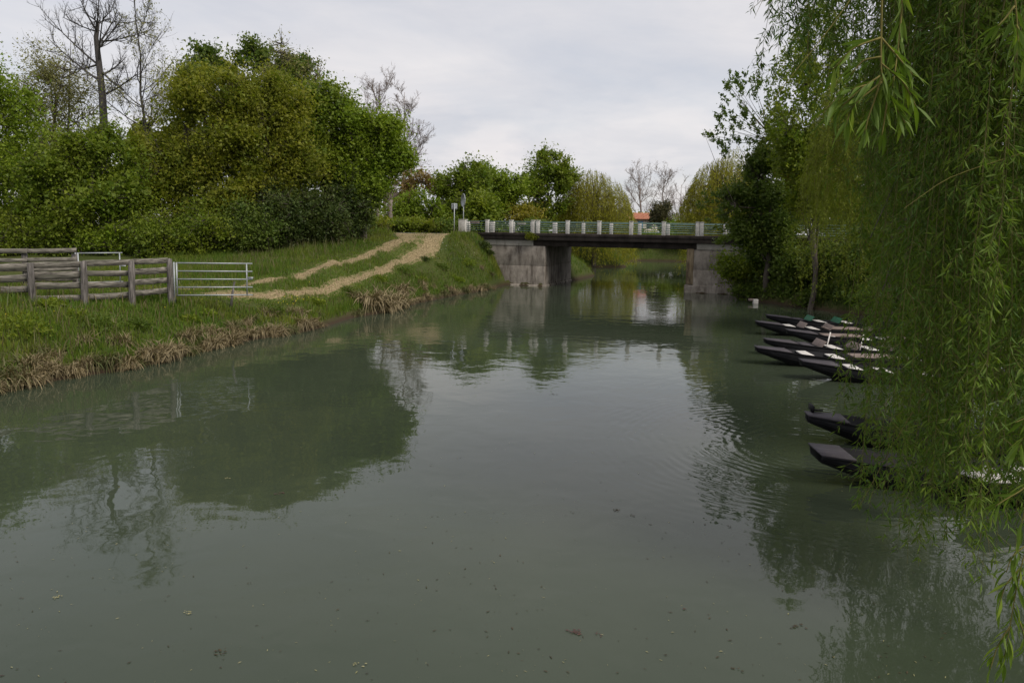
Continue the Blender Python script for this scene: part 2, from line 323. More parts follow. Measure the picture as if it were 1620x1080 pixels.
# ------------------------------------------------------------------ water
def water_material():
    m, nt, P, N, L = mat('turbid_green_water')
    g = N('ShaderNodeNewGeometry'); pos = g.outputs['Position']
    def math_(op, a, b=None, c=None):
        x = N('ShaderNodeMath'); x.operation = op
        for i, v in enumerate((a, b, c)):
            if v is None: continue
            if isinstance(v, (int, float)): x.inputs[i].default_value = v
            else: L(v, x.inputs[i])
        return x.outputs[0]
    def nz(scale, det=3, st=(1, 1, 1), rough=0.5, dist=0.0):
        mp = N('ShaderNodeMapping'); mp.inputs['Scale'].default_value = st; L(pos, mp.inputs[0])
        n = N('ShaderNodeTexNoise'); n.inputs['Scale'].default_value = scale; n.inputs['Detail'].default_value = det; n.inputs['Roughness'].default_value = rough
        n.inputs['Distortion'].default_value = dist; L(mp.outputs[0], n.inputs['Vector']); return n.outputs[0]
    def rng(v, a, b_, c=0.0, d=1.0):
        x = N('ShaderNodeMapRange'); L(v, x.inputs[0]); x.inputs[1].default_value = a; x.inputs[2].default_value = b_; x.inputs[3].default_value = c; x.inputs[4].default_value = d; return x.outputs[0]
    cr = ramp(N, [(0.3, (0.038, 0.050, 0.031)), (0.7, (0.047, 0.060, 0.038))]); L(nz(0.25, 5), cr.inputs[0])
    L(cr.outputs[0], P.inputs['Base Color'])
    P.inputs['IOR'].default_value = 1.333; P.inputs['Roughness'].default_value = 0.015; P.inputs['Specular IOR Level'].default_value = 0.5
    sep = N('ShaderNodeSeparateXYZ'); L(pos, sep.inputs[0])
    # long gentle undulation, small wind ripples in patches, rings spreading from the moored boats
    swell = math_('MULTIPLY', nz(1.1, 2, (1, 1.0, 1), dist=0.3), 0.010)
    patch = rng(nz(0.13, 3), 0.42, 0.62)
    mid = math_('MULTIPLY', rng(sep.outputs[1], 15, 26), rng(sep.outputs[1], 60, 36, 0.25, 1.0))
    fine = math_('MULTIPLY', nz(7.0, 3, (0.7, 1.0, 1)), math_('MULTIPLY', math_('ADD', math_('MULTIPLY', patch, mid), 0.12), 0.0034))
    h = math_('ADD', swell, fine)
    for (cx, cy, k, amp, r0, r1) in ((5.9, 13.6, 30.0, 0.0017, 2.6, 5.6), (6.6, 12.0, 38.0, 0.0006, 2.0, 4.6), (7.0, 16.5, 24.0, 0.0012, 2.2, 6.0)):
        vd = N('ShaderNodeVectorMath'); vd.operation = 'DISTANCE'; L(pos, vd.inputs[0]); vd.inputs[1].default_value = (cx, cy, 0)
        dist = math_('ADD', vd.outputs['Value'], math_('MULTIPLY', nz(0.9, 2), 0.5))
        s = math_('SINE', math_('MULTIPLY', dist, k))
        env = math_('MULTIPLY', rng(dist, 0.3, 1.2), rng(dist, r0, r1, 1.0, 0.0))
        env = math_('MULTIPLY', env, rng(nz(1.0, 2), 0.36, 0.62, 0.1, 1.0))
        h = math_('ADD', h, math_('MULTIPLY', math_('MULTIPLY', s, env), amp))
    b = N('ShaderNodeBump'); b.inputs['Strength'].default_value = 1.0; b.inputs['Distance'].default_value = 1.0
    L(h, b.inputs['Height']); L(b.outputs[0], P.inputs['Normal'])
    return m
w = MB(); w.add([(-60, -20, 0), (60, -20, 0), (60, 120, 0), (-60, 120, 0)], [(0, 1, 2, 3)])
obj('water', w, water_material(), kind='structure')

# ------------------------------------------------------------------ road and track
def ribbon(pts, half, zoff, n=80, cross=8, seedw=0, zfun=None):
    pts = np.array(pts, float); seg = np.r_[0, np.cumsum(np.linalg.norm(np.diff(pts, axis=0), axis=1))]
    s = np.linspace(0, seg[-1], n); c = np.stack([np.interp(s, seg, pts[:, 0]), np.interp(s, seg, pts[:, 1])], -1)
    for _ in range(6): c[1:-1] = (c[:-2]+2*c[1:-1]+c[2:])/4
    t = np.gradient(c, axis=0); t /= np.linalg.norm(t, axis=1, keepdims=True); nn = np.stack([-t[:, 1], t[:, 0]], -1)
    k = np.linspace(-1, 1, cross)
    hf = half*np.ones(n) if zfun is not None else half + 1.3*sstep(46, 55, c[:, 1])
    XY = c[:, None] + nn[:, None]*hf[:, None, None]*k[None, :, None]
    z = (terrain(XY[..., 0], XY[..., 1]) if zfun is None else zfun(XY)) + zoff - (0.09*(np.abs(k)[None, :] > 0.95) if zfun is None else 0)
    V = np.concatenate([XY, z[..., None]], -1).reshape(-1, 3); ix = np.arange(n*cross).reshape(n, cross)
    q = np.stack([ix[:-1, :-1], ix[1:, :-1], ix[1:, 1:], ix[:-1, 1:]], -1).reshape(-1, 4)
    A = np.zeros((len(q), 3)); kk = (k[:-1]+k[1:])/2; A[:, 0] = np.tile(kk*0.5+0.5, n-1)
    return V, q, A, c
tp = [hit(200, 464), hit(300, 463), hit(400, 460), hit(470, 449), hit(530, 434), hit(575, 421), hit(614, 406), hit(642, 393), hit(662, 384)]
tp = [p[:2] for p in tp] + [(-6.4, 53.5), (-6.0, 56.5)]
V, q, A, TC = ribbon(tp, 1.35, 0.045, 150, 15)
m, nt, P, N, L = mat('wheel_track_soil')
a = N('ShaderNodeAttribute'); a.attribute_name = 'lv'; s = N('ShaderNodeSeparateXYZ'); L(a.outputs['Vector'], s.inputs[0])
g = N('ShaderNodeNewGeometry'); n1 = N('ShaderNodeTexNoise'); n1.inputs['Scale'].default_value = 3.2; n1.inputs['Detail'].default_value = 10; n1.inputs['Roughness'].default_value = 0.78; L(g.outputs['Position'], n1.inputs['Vector'])
tri = N('ShaderNodeMath'); tri.operation = 'SUBTRACT'; L(s.outputs[0], tri.inputs[0]); tri.inputs[1].default_value = 0.5
ab = N('ShaderNodeMath'); ab.operation = 'ABSOLUTE'; L(tri.outputs[0], ab.inputs[0])
t2 = N('ShaderNodeMath'); t2.operation = 'SUBTRACT'; L(ab.outputs[0], t2.inputs[0]); t2.inputs[1].default_value = 0.27
t3 = N('ShaderNodeMath'); t3.operation = 'ABSOLUTE'; L(t2.outputs[0], t3.inputs[0])
ns = N('ShaderNodeMath'); ns.operation = 'MULTIPLY_ADD'; L(n1.outputs[0], ns.inputs[0]); ns.inputs[1].default_value = 0.42; L(t3.outputs[0], ns.inputs[2])
mr = N('ShaderNodeMapRange'); mr.inputs[1].default_value = 0.27; mr.inputs[2].default_value = 0.35
sy = N('ShaderNodeSeparateXYZ'); L(g.outputs['Position'], sy.inputs[0]); my = N('ShaderNodeMapRange'); my.inputs[1].default_value = 42; my.inputs[2].default_value = 52; my.inputs[3].default_value = 1; my.inputs[4].default_value = 0.0; L(sy.outputs[1], my.inputs[0])
t4 = N('ShaderNodeMath'); t4.operation = 'MULTIPLY'; L(t3.outputs[0], t4.inputs[0]); L(my.outputs[0], t4.inputs[1]); L(t4.outputs[0], ns.inputs[2]); L(ns.outputs[0], mr.inputs[0])
n2 = N('ShaderNodeTexNoise'); n2.inputs['Scale'].default_value = 14; n2.inputs['Detail'].default_value = 8; L(g.outputs['Position'], n2.inputs['Vector'])
r1 = ramp(N, [(0.32, (0.10, 0.075, 0.04)), (0.5, (0.22, 0.17, 0.095)), (0.68, (0.33, 0.265, 0.155))]); L(n2.outputs[0], r1.inputs[0])
r2 = ramp(N, [(0.3, (0.04, 0.07, 0.014)), (0.7, (0.10, 0.11, 0.03))]); L(n2.outputs[0], r2.inputs[0])
mx = N('ShaderNodeMixRGB'); L(mr.outputs[0], mx.inputs[0]); L(r1.outputs[0], mx.inputs[1]); L(r2.outputs[0], mx.inputs[2])
L(mx.outputs[0], P.inputs['Base Color']); P.inputs['Roughness'].default_value = 1; P.inputs['Specular IOR Level'].default_value = 0.1
b = N('ShaderNodeBump'); b.inputs['Strength'].default_value = 0.6; b.inputs['Distance'].default_value = 0.03; L(n2.outputs[0], b.inputs['Height']); L(b.outputs[0], P.inputs['Normal'])
obj('path', new_mesh('path', V, [q], A, smooth=True), m, kind='structure')
rd = [br(30, BW/2), br(14, BW/2), br(-2, BW/2), br(-7, BW/2), (-12, 59.5), (-30, 62.5), (-80, 67)]
def roadz(XY):
    u = (XY[..., 0]-BP[0])*BU[0] + (XY[..., 1]-BP[1])*BU[1]
    return 3.56 + 0.10*sstep(-8, -5, u)
V, q, A, RC = ribbon(rd, 2.6, 0.0, 120, 5, zfun=roadz)
V2 = V.copy(); V2[:, 2] -= 0.25
mb = MB(); mb.add(V, q)
mb.add(np.concatenate([V.reshape(120, 5, 3)[:, 0], V2.reshape(120, 5, 3)[:, 0]]), [(i, i+120, i+121, i+1) for i in range(119)])
mb.add(np.concatenate([V.reshape(120, 5, 3)[:, -1], V2.reshape(120, 5, 3)[:, -1]]), [(i+1, i+121, i+120, i) for i in range(119)])
obj('road', mb, M['asphalt'], kind='structure')

# ------------------------------------------------------------------ the road bridge
def Rz(a): return np.array([[math.cos(a), -math.sin(a), 0], [math.sin(a), math.cos(a), 0], [0, 0, 1]])
bridge = empty('road_bridge', (BP[0], BP[1], 0), 'low concrete road bridge with white posts and green rails across the river', 'bridge', rz=-BR)
def bpart(name, mb, m, parent=None, **kw):
    return obj(name, mb, m, parent or bridge, **kw)
def bbox(u0, u1, v0, v1, z0, z1):
    mb = MB(); mb.box(((u0+u1)/2, (v0+v1)/2, (z0+z1)/2), (u1-u0, v1-v0, z1-z0)); return mb
DT = 3.73
o = bpart('abutment', bbox(-8.5, 0, 0.0, BW, -1.5, 1.42), M['conc'], label='left abutment of stained grey brown concrete'); bevel(o, 0.03)
o = bpart('abutment', bbox(-8.5, -0.012, 0.012, BW, 1.425, 2.83), M['conc'], label='upper lift of the left abutment'); bevel(o, 0.02)
o = bpart('abutment_cap', bbox(-8.5, -0.9, -0.03, BW-0.1, 2.833, 3.24), M['conc_pale']); bevel(o, 0.02)
bpart('waterline_ledge', bbox(-6, 0.06, -0.07, BW, -1.0, 0.10), M['conc'])
o = bpart('abutment', bbox(SPAN+0.55, SPAN+10, 0.0, BW, -1.5, 1.52), M['conc'], label='right abutment of brown stained concrete'); bevel(o, 0.03)
o = bpart('abutment', bbox(SPAN+0.56, SPAN+10, 0.014, BW, 1.525, 2.83), M['conc'], label='upper lift of the right abutment'); bevel(o, 0.02)
o = bpart('abutment_cap', bbox(SPAN+0.72, SPAN+10, -0.03, BW-0.1, 2.833, 3.24), M['conc_pale']); bevel(o, 0.02)
o = bpart('pilaster', bbox(SPAN+0.08, SPAN+0.547, 0.12, BW-0.1, 0.55, 2.88), M['conc_yellow'], label='ochre pilaster streaked with black'); bevel(o, 0.02)
o = bpart('plinth', bbox(SPAN, SPAN+3.8, -0.06, BW+0.05, -1.0, 0.5), M['conc']); bevel(o, 0.02)
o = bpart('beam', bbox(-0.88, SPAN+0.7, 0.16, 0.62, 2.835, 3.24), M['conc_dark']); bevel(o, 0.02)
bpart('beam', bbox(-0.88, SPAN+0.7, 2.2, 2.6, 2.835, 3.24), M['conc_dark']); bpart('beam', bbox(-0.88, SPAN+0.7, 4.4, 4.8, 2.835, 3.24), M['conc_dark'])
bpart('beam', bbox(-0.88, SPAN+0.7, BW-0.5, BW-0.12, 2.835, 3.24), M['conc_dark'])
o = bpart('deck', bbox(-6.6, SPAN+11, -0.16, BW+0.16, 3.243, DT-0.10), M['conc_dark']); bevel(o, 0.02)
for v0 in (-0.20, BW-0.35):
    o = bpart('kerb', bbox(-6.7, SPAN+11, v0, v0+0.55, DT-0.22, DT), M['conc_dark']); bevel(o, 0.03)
mb = MB(); mb.box((3.2, 0.16-0.36, 3.47), (1.0, 0.006, 0.24)); mb.box((5.9, -0.20, 3.52), (0.5, 0.006, 0.12))
# rail posts
RH = 0.88
def post_mesh(wd, dp, slots):
    mb = MB(); mb.box((0, 0, RH/2), (wd, dp, RH)); mb.box((0, 0, RH+0.02), (wd+0.04, dp+0.04, 0.04)); return mb.mesh('rail_post')
pm_end = post_mesh(0.56, 0.42, 0); pm = post_mesh(0.24, 0.28, 0); pm_wide = post_mesh(0.34, 0.3, 0)
def u_of(px, v=0.06):
    # where the vertical plane through this direction crosses the rail line
    d = ray(px, 365); k = d[0]/d[1]; o0 = br(0, v)
    return (k*o0[1]-o0[0])/(BU[0]-k*BU[1])
near_u = [(u_of(732.5), pm_end), (u_of(771), pm), (u_of(809), pm), (u_of(843.5), pm), (u_of(851), pm), (u_of(898), pm), (u_of(948), pm), (u_of(998.5), pm), (u_of(1050), pm), (u_of(1103.5), pm), (u_of(1110), pm), (u_of(1158), pm), (u_of(1206), pm), (u_of(1254), pm)]
for u_, mm_ in near_u:
    o = bpart('rail_post', mm_, M['white_post']); o.location = (u_, 0.06, DT); bevel(o, 0.012)
VF = BW-0.06
far_px = [741, 779, 812, 842, 878, 923, 967, 1012, 1057, 1103, 1147, 1185, 1230]
far_u = [u_of(p, VF) for p in far_px]
for i, u_ in enumerate(far_u):
    o = bpart('rail_post', pm_wide if i in (4, 1) else pm, M['white_post']); o.location = (u_, VF, DT-0.02); bevel(o, 0.012)
for v_ in (0.06, VF):
    for z_ in (0.16, 0.31, 0.46, 0.61, 0.80):
        mb = MB(); mb.tube([(-6.5, v_, DT+z_), (SPAN+10.5, v_, DT+z_)], 0.03 if z_ > 0.7 else 0.021, 8)
        bpart('railing_bar', mb, M['green_rail'])
# fern on the fascia, planters
def ellipse_leaves(c, r, n, size, rng, mbx, wd=0.45, up=0.3):
    d = rng.normal(size=(n, 3)); d /= np.linalg.norm(d, axis=1, keepdims=True); rr = rng.rand(n)**0.45
    C = np.array(c) + d*rr[:, None]*np.array(r)
    leaves(mbx, C, d*0.7 + rng.normal(size=(n, 3))*0.6 + [0, 0, up], size*(0.7+0.6*rng.rand(n)), wd, rng, rng.rand(n), np.full(n, rng.rand()))
def leaves(mbx, C, D, Ln, wd, rng, a0=None, a1=None, fold=0.12, one=False):
    n = len(C)
    if n == 0: return
    D = D/(np.linalg.norm(D, axis=1, keepdims=True)+1e-9)
    U = rng.normal(size=(n, 3)) + np.array([0, 0, 0.8]); S = np.cross(D, U); S /= np.linalg.norm(S, axis=1, keepdims=True)+1e-9
    Nn = np.cross(S, D); Ln = np.asarray(Ln).reshape(-1, 1)*np.ones((n, 1)); W = Ln*wd*0.5
    if one:
        k3 = rng.uniform(-0.3, 0.3, (n, 1)); V = np.stack([C - D*Ln*0.5, C + D*Ln*0.15 + S*W*1.25 + Nn*Ln*fold, C + D*Ln*(0.42+k3*0.2) - S*W*1.15*(1+k3)], 1).reshape(-1, 3); b = np.arange(n)*3
        mbx.add(V, np.stack([b, b+1, b+2], -1), np.stack([a0 if a0 is not None else rng.rand(n), a1 if a1 is not None else rng.rand(n), np.zeros(n)], -1)); return
    v0 = C - D*Ln*0.5; v2 = C + D*Ln*0.5 - Nn*Ln*fold; v1 = C + S*W + Nn*Ln*fold - D*Ln*0.08; v3 = C - S*W + Nn*Ln*fold - D*Ln*0.08
    V = np.stack([v0, v1, v2, v3], 1).reshape(-1, 3); b = np.arange(n)*4
    q = np.concatenate([np.stack([b, b+1, b+2], -1), np.stack([b, b+2, b+3], -1)])
    A = np.stack([a0 if a0 is not None else rng.rand(n), a1 if a1 is not None else rng.rand(n), np.zeros(n)], -1)
    mbx.add(V, q, np.concatenate([A, A]))

LM = {
 'olive': leafmat('olive_spring_leaf', (0.10, 0.15, 0.014), (0.25, 0.25, 0.022), (0.18, 0.18, 0.026), 0.42),
 'gold': leafmat('gold_green_leaf', (0.20, 0.20, 0.018), (0.28, 0.24, 0.025), (0.24, 0.18, 0.04), 0.38),
 'green': leafmat('mid_green_leaf', (0.09, 0.155, 0.015), (0.21, 0.245, 0.022), (0.16, 0.20, 0.022), 0.40),
 'lime': leafmat('lime_leaf', (0.13, 0.20, 0.015), (0.22, 0.27, 0.02), (0.14, 0.21, 0.02), 0.38),
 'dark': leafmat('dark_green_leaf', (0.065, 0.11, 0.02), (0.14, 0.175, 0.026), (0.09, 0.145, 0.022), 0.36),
 'deep': leafmat('ivy_leaf', (0.030, 0.052, 0.012), (0.085, 0.105, 0.02), (0.05, 0.085, 0.018), 0.25),
 'pale': leafmat('pale_catkin_leaf', (0.20, 0.21, 0.07), (0.27, 0.27, 0.10), (0.22, 0.19, 0.09)),
 'rust': leafmat('rusty_spring_leaf', (0.20, 0.14, 0.05), (0.26, 0.22, 0.07), (0.24, 0.15, 0.08)),
 'conifer': leafmat('conifer_leaf', (0.035, 0.05, 0.02), (0.07, 0.07, 0.025), (0.10, 0.07, 0.03), 0.1),
 'willow': leafmat('willow_leaf', (0.048, 0.105, 0.016), (0.185, 0.25, 0.022), (0.075, 0.15, 0.024), 0.36),
 'willow_mid': leafmat('mid_willow_leaf', (0.12, 0.17, 0.018), (0.24, 0.27, 0.024), (0.16, 0.19, 0.02), 0.42),
 'willow_gold': leafmat('young_willow_leaf', (0.24, 0.24, 0.022), (0.36, 0.33, 0.03), (0.22, 0.23, 0.024), 0.48),
}

# ------------------------------------------------------------------ trees
def px_lobes(lobes, d):
    out = []
    for l in lobes:
        px, py, rx, ry = l[:4]; dd = l[4] if len(l) > 4 else 0; D = d+dd; s = D/F
        out.append((at(px, py, D), np.array([rx*s, (l[5] if len(l) > 5 else max(rx*0.8, 30)*s), ry*s])))
    return out
def bez(p0, p1, p2, k):
    t = np.linspace(0, 1, k)[None, :, None]
    return (1-t)**2*p0[:, None] + 2*t*(1-t)*p1[:, None] + t*t*p2[:, None]
def leafy_tree(name, label, cat, base_px, d, lobes, nleaf, leaf, size=0.13, per=34, clump=0.55, trunk=0.18, seed=1, group=None, bark='bark', shell=0.75, wd=0.55, zb=None, trunk_h=0.8, lean=(0, 0), up=0.35, xy=None, inner=0.08, tufts=None, tuft_size=0.42):
    rng = np.random.RandomState(seed)
    lob = px_lobes(lobes, d)
    if inner > 0:
        sub = []
        for c, r in lob:
            sub.append((c, r*0.80))
            for _ in range(8):
                v_ = rng.normal(size=3); v_[2] = abs(v_[2])*0.9-0.25; v_ /= np.linalg.norm(v_); f_ = rng.uniform(0.26, 0.44)
                sub.append((c+v_*r*rng.uniform(0.66, 0.86), r*f_*np.array([1, 1, rng.uniform(0.9, 1.35)])))
        lob = sub
    x, y = xy if xy else at(base_px, 365, d)[:2]; zb = gz(x, y) if zb is None else zb
    base = np.array([x, y, zb]); root = empty(name, base, label, cat, group)
    areas = np.array([(r[0]*r[2]+r[0]*r[1]+r[1]*r[2])**0.9 for c, r in lob]); pr = areas/areas.sum()
    nt_ = max(12, nleaf//per); which = rng.choice(len(lob), nt_, p=pr)
    C0 = np.array([c for c, r in lob])[which]; RR = np.array([r for c, r in lob])[which]
    dd = rng.normal(size=(nt_, 3)); dd /= np.linalg.norm(dd, axis=1, keepdims=True)
    # broken outline: the radius follows lumps, some shoots stand out and hollows go in
    P0 = C0 + dd*RR; hol = vnoise(P0[:, 0]*1.0+P0[:, 1]*0.6+200, P0[:, 2]+P0[:, 1]*0.4+200, 0.62, seed+3); lum = vnoise(P0[:, 0]+300, P0[:, 2]*1.1+P0[:, 1]*0.7+300, 0.33, seed+7)
    rr = (1-shell*rng.rand(nt_)**1.6)*(0.80+0.30*lum+0.06*rng.normal(size=nt_)); rr = np.where(hol < 0.36, rr*0.72, rr)
    spr = rng.rand(nt_) < 0.09; rr = np.where(spr, rng.uniform(0.98, 1.14, nt_), rr)
    T = C0 + dd*rr[:, None]*RR
    cs = np.ones(nt_)
    if tufts:
        ex = []
        for (tx, ty, trx, try_, tn) in tufts:
            for _ in range(tn): a_ = rng.rand()*6.283; q_ = rng.rand()**0.5; ex.append(at(tx+trx*q_*math.cos(a_), ty+try_*q_*math.sin(a_), d+rng.uniform(-1.4, 1.4)))
        ex = np.array(ex); T = np.concatenate([T, ex]); C0 = np.concatenate([C0, np.tile(np.array(sum(c*p for (c, r), p in zip(lob, pr))), (len(ex), 1))]); de = ex-C0[-len(ex):]; dd = np.concatenate([dd, de/np.linalg.norm(de, axis=1, keepdims=True)]); cs = np.r_[cs, np.full(len(ex), tuft_size)]; nt_ = len(T)
    T[:, 2] = np.maximum(T[:, 2], terrain(T[:, 0], T[:, 1]) + 0.15)
    out = dd*np.array([1, 1, 0.6]) + np.array([0, 0, up]); out /= np.linalg.norm(out, axis=1, keepdims=True)
    # wood
    top = max(c[2]+r[2]*0.4 for c, r in lob); wood = MB()
    cc = sum(c*p for (c, r), p in zip(lob, pr)); k = 7; t = np.linspace(0, 1, k)
    tp_ = base[None] + np.stack([(cc[0]-x)*t**1.5, (cc[1]-y)*t**1.5, (max(top, zb+1.0)-zb+0.3)*t-0.3], -1)*np.array([1, 1, trunk_h if trunk_h > 0 else 1]) + rng.normal(size=(k, 3))*np.array([0.12, 0.12, 0])*(t[:, None] > 0.05)
    wood.tubes(tp_[None], (trunk*(1.15-0.85*t))[None], 8)
    nl = 14 if nleaf > 6000 else 7
    tgt_i = rng.choice(nt_, nl, replace=False); tgt = T[tgt_i]; tgt = C0[tgt_i] + (tgt-C0[tgt_i])*0.75
    st = rng.uniform(0.25, 0.95, nl); S0 = np.stack([np.interp(st, t, tp_[:, j]) for j in range(3)], -1)
    mid = (S0+tgt)/2; mid[:, 2] += 0.12*np.linalg.norm(tgt-S0, axis=1)*rng.uniform(-0.5, 1, nl)
    LB = bez(S0, mid, tgt, 6); rad0 = trunk*0.5*(1.1-0.7*st)
    wood.tubes(LB, rad0[:, None]*np.linspace(1, 0.25, 6)[None], 5)
    nodes = np.concatenate([LB[:, 1:].reshape(-1, 3), tp_[3:]]); 
    sel = rng.choice(nt_, min(nt_, 420), replace=False); Tt = T[sel]
    dist = np.linalg.norm(Tt[:, None]-nodes[None], axis=2); nn = nodes[dist.argmin(1)]
    md = (nn+Tt)/2 + rng.normal(size=Tt.shape)*0.15; md[:, 2] -= 0.1
    ext = Tt + out[sel]*clump*0.8
    wood.tubes(bez(nn, md, ext, 4), np.array([0.028, 0.02, 0.014, 0.006])[None]*np.ones((len(Tt), 1))*max(0.6, min(1.4, d/45)), 3)
    obj('trunk', wood.mesh('trunk', True), M[bark], root, keep=True)
    # leaves
    cl = MB(); n = nt_*per; own = np.repeat(np.arange(nt_), per)
    along = rng.normal(size=n)*clump*0.66*cs[own]; perp = rng.normal(size=(n, 3))*clump*0.42*cs[own][:, None]
    Cc = T[own] + out[own]*along[:, None] + perp
    Dl = out[own]*0.5 + rng.normal(size=(n, 3))*0.75 + np.array([0, 0, -0.15])
    tone = np.clip(0.5 + 0.9*(vnoise(T[:, 0]+T[:, 1]*0.5+100, T[:, 2]+100, 0.8, seed)-0.5) + 0.25*rng.normal(size=nt_), 0, 1)
    leaves(cl, Cc, Dl, size*1.35*(0.4+1.25*rng.rand(n)**1.4), wd*1.15, rng, rng.rand(n), tone[own], one=True)
    ni = int(nleaf*inner); wi = rng.choice(len(lob), ni, p=pr); di = rng.normal(size=(ni, 3)); di /= np.linalg.norm(di, axis=1, keepdims=True)
    Ci = np.array([c for c, r in lob])[wi] + di*np.array([r for c, r in lob])[wi]*0.66*(rng.rand(ni, 1)**0.45); kz = Ci[:, 2] > terrain(Ci[:, 0], Ci[:, 1])+0.1; Ci = Ci[kz]; ni = len(Ci)
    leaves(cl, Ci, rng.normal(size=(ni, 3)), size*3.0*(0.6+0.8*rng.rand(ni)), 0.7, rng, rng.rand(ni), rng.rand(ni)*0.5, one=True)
    obj('crown', cl.mesh('crown', attr=True), LM[leaf], root, keep=True)
    return root

def bare_tree(name, label, base_px, base_py_z, d, top_px, top_py, spread, n=(9, 7, 6), trunk=0.25, seed=1, bark='bark_pale', group=None, upw=0.9, leaf=None, stem=None, nleaf=0, limbs=None, fine=1.0, start=0.3, twl=0.6):
    rng = np.random.RandomState(seed); x, y = at(base_px, 365, d)[:2]; zb = gz(x, y); base = np.array([x, y, zb])
    root = empty(name, base, label, 'tree', group); W = MB()
    tip = at(top_px, top_py, d)
    if stem is not None: tp_ = np.array([base-[0, 0, 0.3]]+[at(a, b, d) for a, b in stem])
    else:
        t = np.linspace(0, 1, 8)[:, None]; tp_ = base*(1-t)+tip*t + rng.normal(size=(8, 3))*0.12*np.sin(np.pi*t); tp_[0, 2] -= 0.3
    k = len(tp_); tt = np.linspace(0, 1, k); W.tubes(tp_[None], (trunk*(1.05-(0.72 if stem is not None else 0.97)*tt**0.8))[None], 8, cap=True)
    H = tip[2]-zb
    starts = rng.uniform(start, 0.97, n[0]); S = np.stack([np.interp(starts, tt, tp_[:, j]) for j in range(3)], -1)
    def grow(S, baseDir, L_, r0, up, kk=5, sides=4):
        m_ = len(S); D = baseDir + rng.normal(size=(m_, 3))*0.35; D /= np.linalg.norm(D, axis=1, keepdims=True)
        E = S + D*L_[:, None]; mid = S + D*L_[:, None]*0.5 + rng.normal(size=(m_, 3))*L_[:, None]*0.08
        E[:, 2] += L_*up; B = bez(S, mid, E, kk); W.tubes(B, r0[:, None]*np.linspace(1, 0.35, kk)[None], sides); return B
    az = rng.uniform(0, 2*np.pi, n[0]) + np.arange(n[0])*2.4
    D0 = np.stack([np.cos(az), np.sin(az)*0.8, np.full(n[0], upw)], -1)
    L0 = spread*(1.25-0.75*starts)*rng.uniform(0.7, 1.2, n[0])
    if limbs:
        Sx = np.array([at(a, b, d) for a, b, c_, e_ in limbs]); Ex = np.array([at(c_, e_, d+rng.uniform(-1.2, 1.2)) for a, b, c_, e_ in limbs])
        mx_ = (Sx+Ex)/2 + np.array([0, 0, -0.25]); Bx = bez(Sx, mx_, Ex, 5); W.tubes(Bx, np.full((len(limbs), 1), trunk*0.22)*np.linspace(1, 0.22, 5)[None], 5)
    B = grow(S, D0, L0, trunk*0.30*(1.1-0.7*starts), 0.25)
    if limbs: B = np.concatenate([B, Bx]); L0 = np.r_[L0, np.linalg.norm(Ex-Sx, axis=1)]
    lenv = L0; rr = trunk*0.11
    ends = None
    for lv in range(1, len(n)):
        m_ = len(B); tpos = rng.uniform(0.25, 1.0, (m_, n[lv])); own = np.repeat(np.arange(m_), n[lv]); tf = tpos.ravel()
        kk = B.shape[1]; f = tf*(kk-1); i0 = np.minimum(f.astype(int), kk-2); w_ = (f-i0)[:, None]
        S = B[own, i0]*(1-w_) + B[own, i0+1]*w_; T_ = B[own, i0+1]-B[own, i0]; T_ /= np.linalg.norm(T_, axis=1, keepdims=True)
        D = T_*0.9 + rng.normal(size=S.shape)*0.55 + np.array([0, 0, 0.25]); Ls = lenv[own]*0.48*rng.uniform(0.6, 1.25, len(S))
        Bn = grow(S, D/np.linalg.norm(D, axis=1, keepdims=True), Ls, np.maximum(rr*rng.uniform(0.6, 1.1, len(S)), 0.0065*fine*d/50), 0.12, 4, 3)
        B = Bn; lenv = Ls; rr *= 0.42
    obj('trunk', W.mesh('trunk', True), M[bark], root, keep=True)
    if leaf:
        cl = MB(); pts = B[rng.randint(0, len(B), nleaf), rng.randint(1, 4, nleaf)] + rng.normal(size=(nleaf, 3))*0.12
        leaves(cl, pts, rng.normal(size=(nleaf, 3)), 0.12*(0.6+0.8*rng.rand(nleaf)), 0.6, rng, one=True); obj('crown', cl.mesh('crown', attr=True), LM[leaf], root, keep=True)
    return root

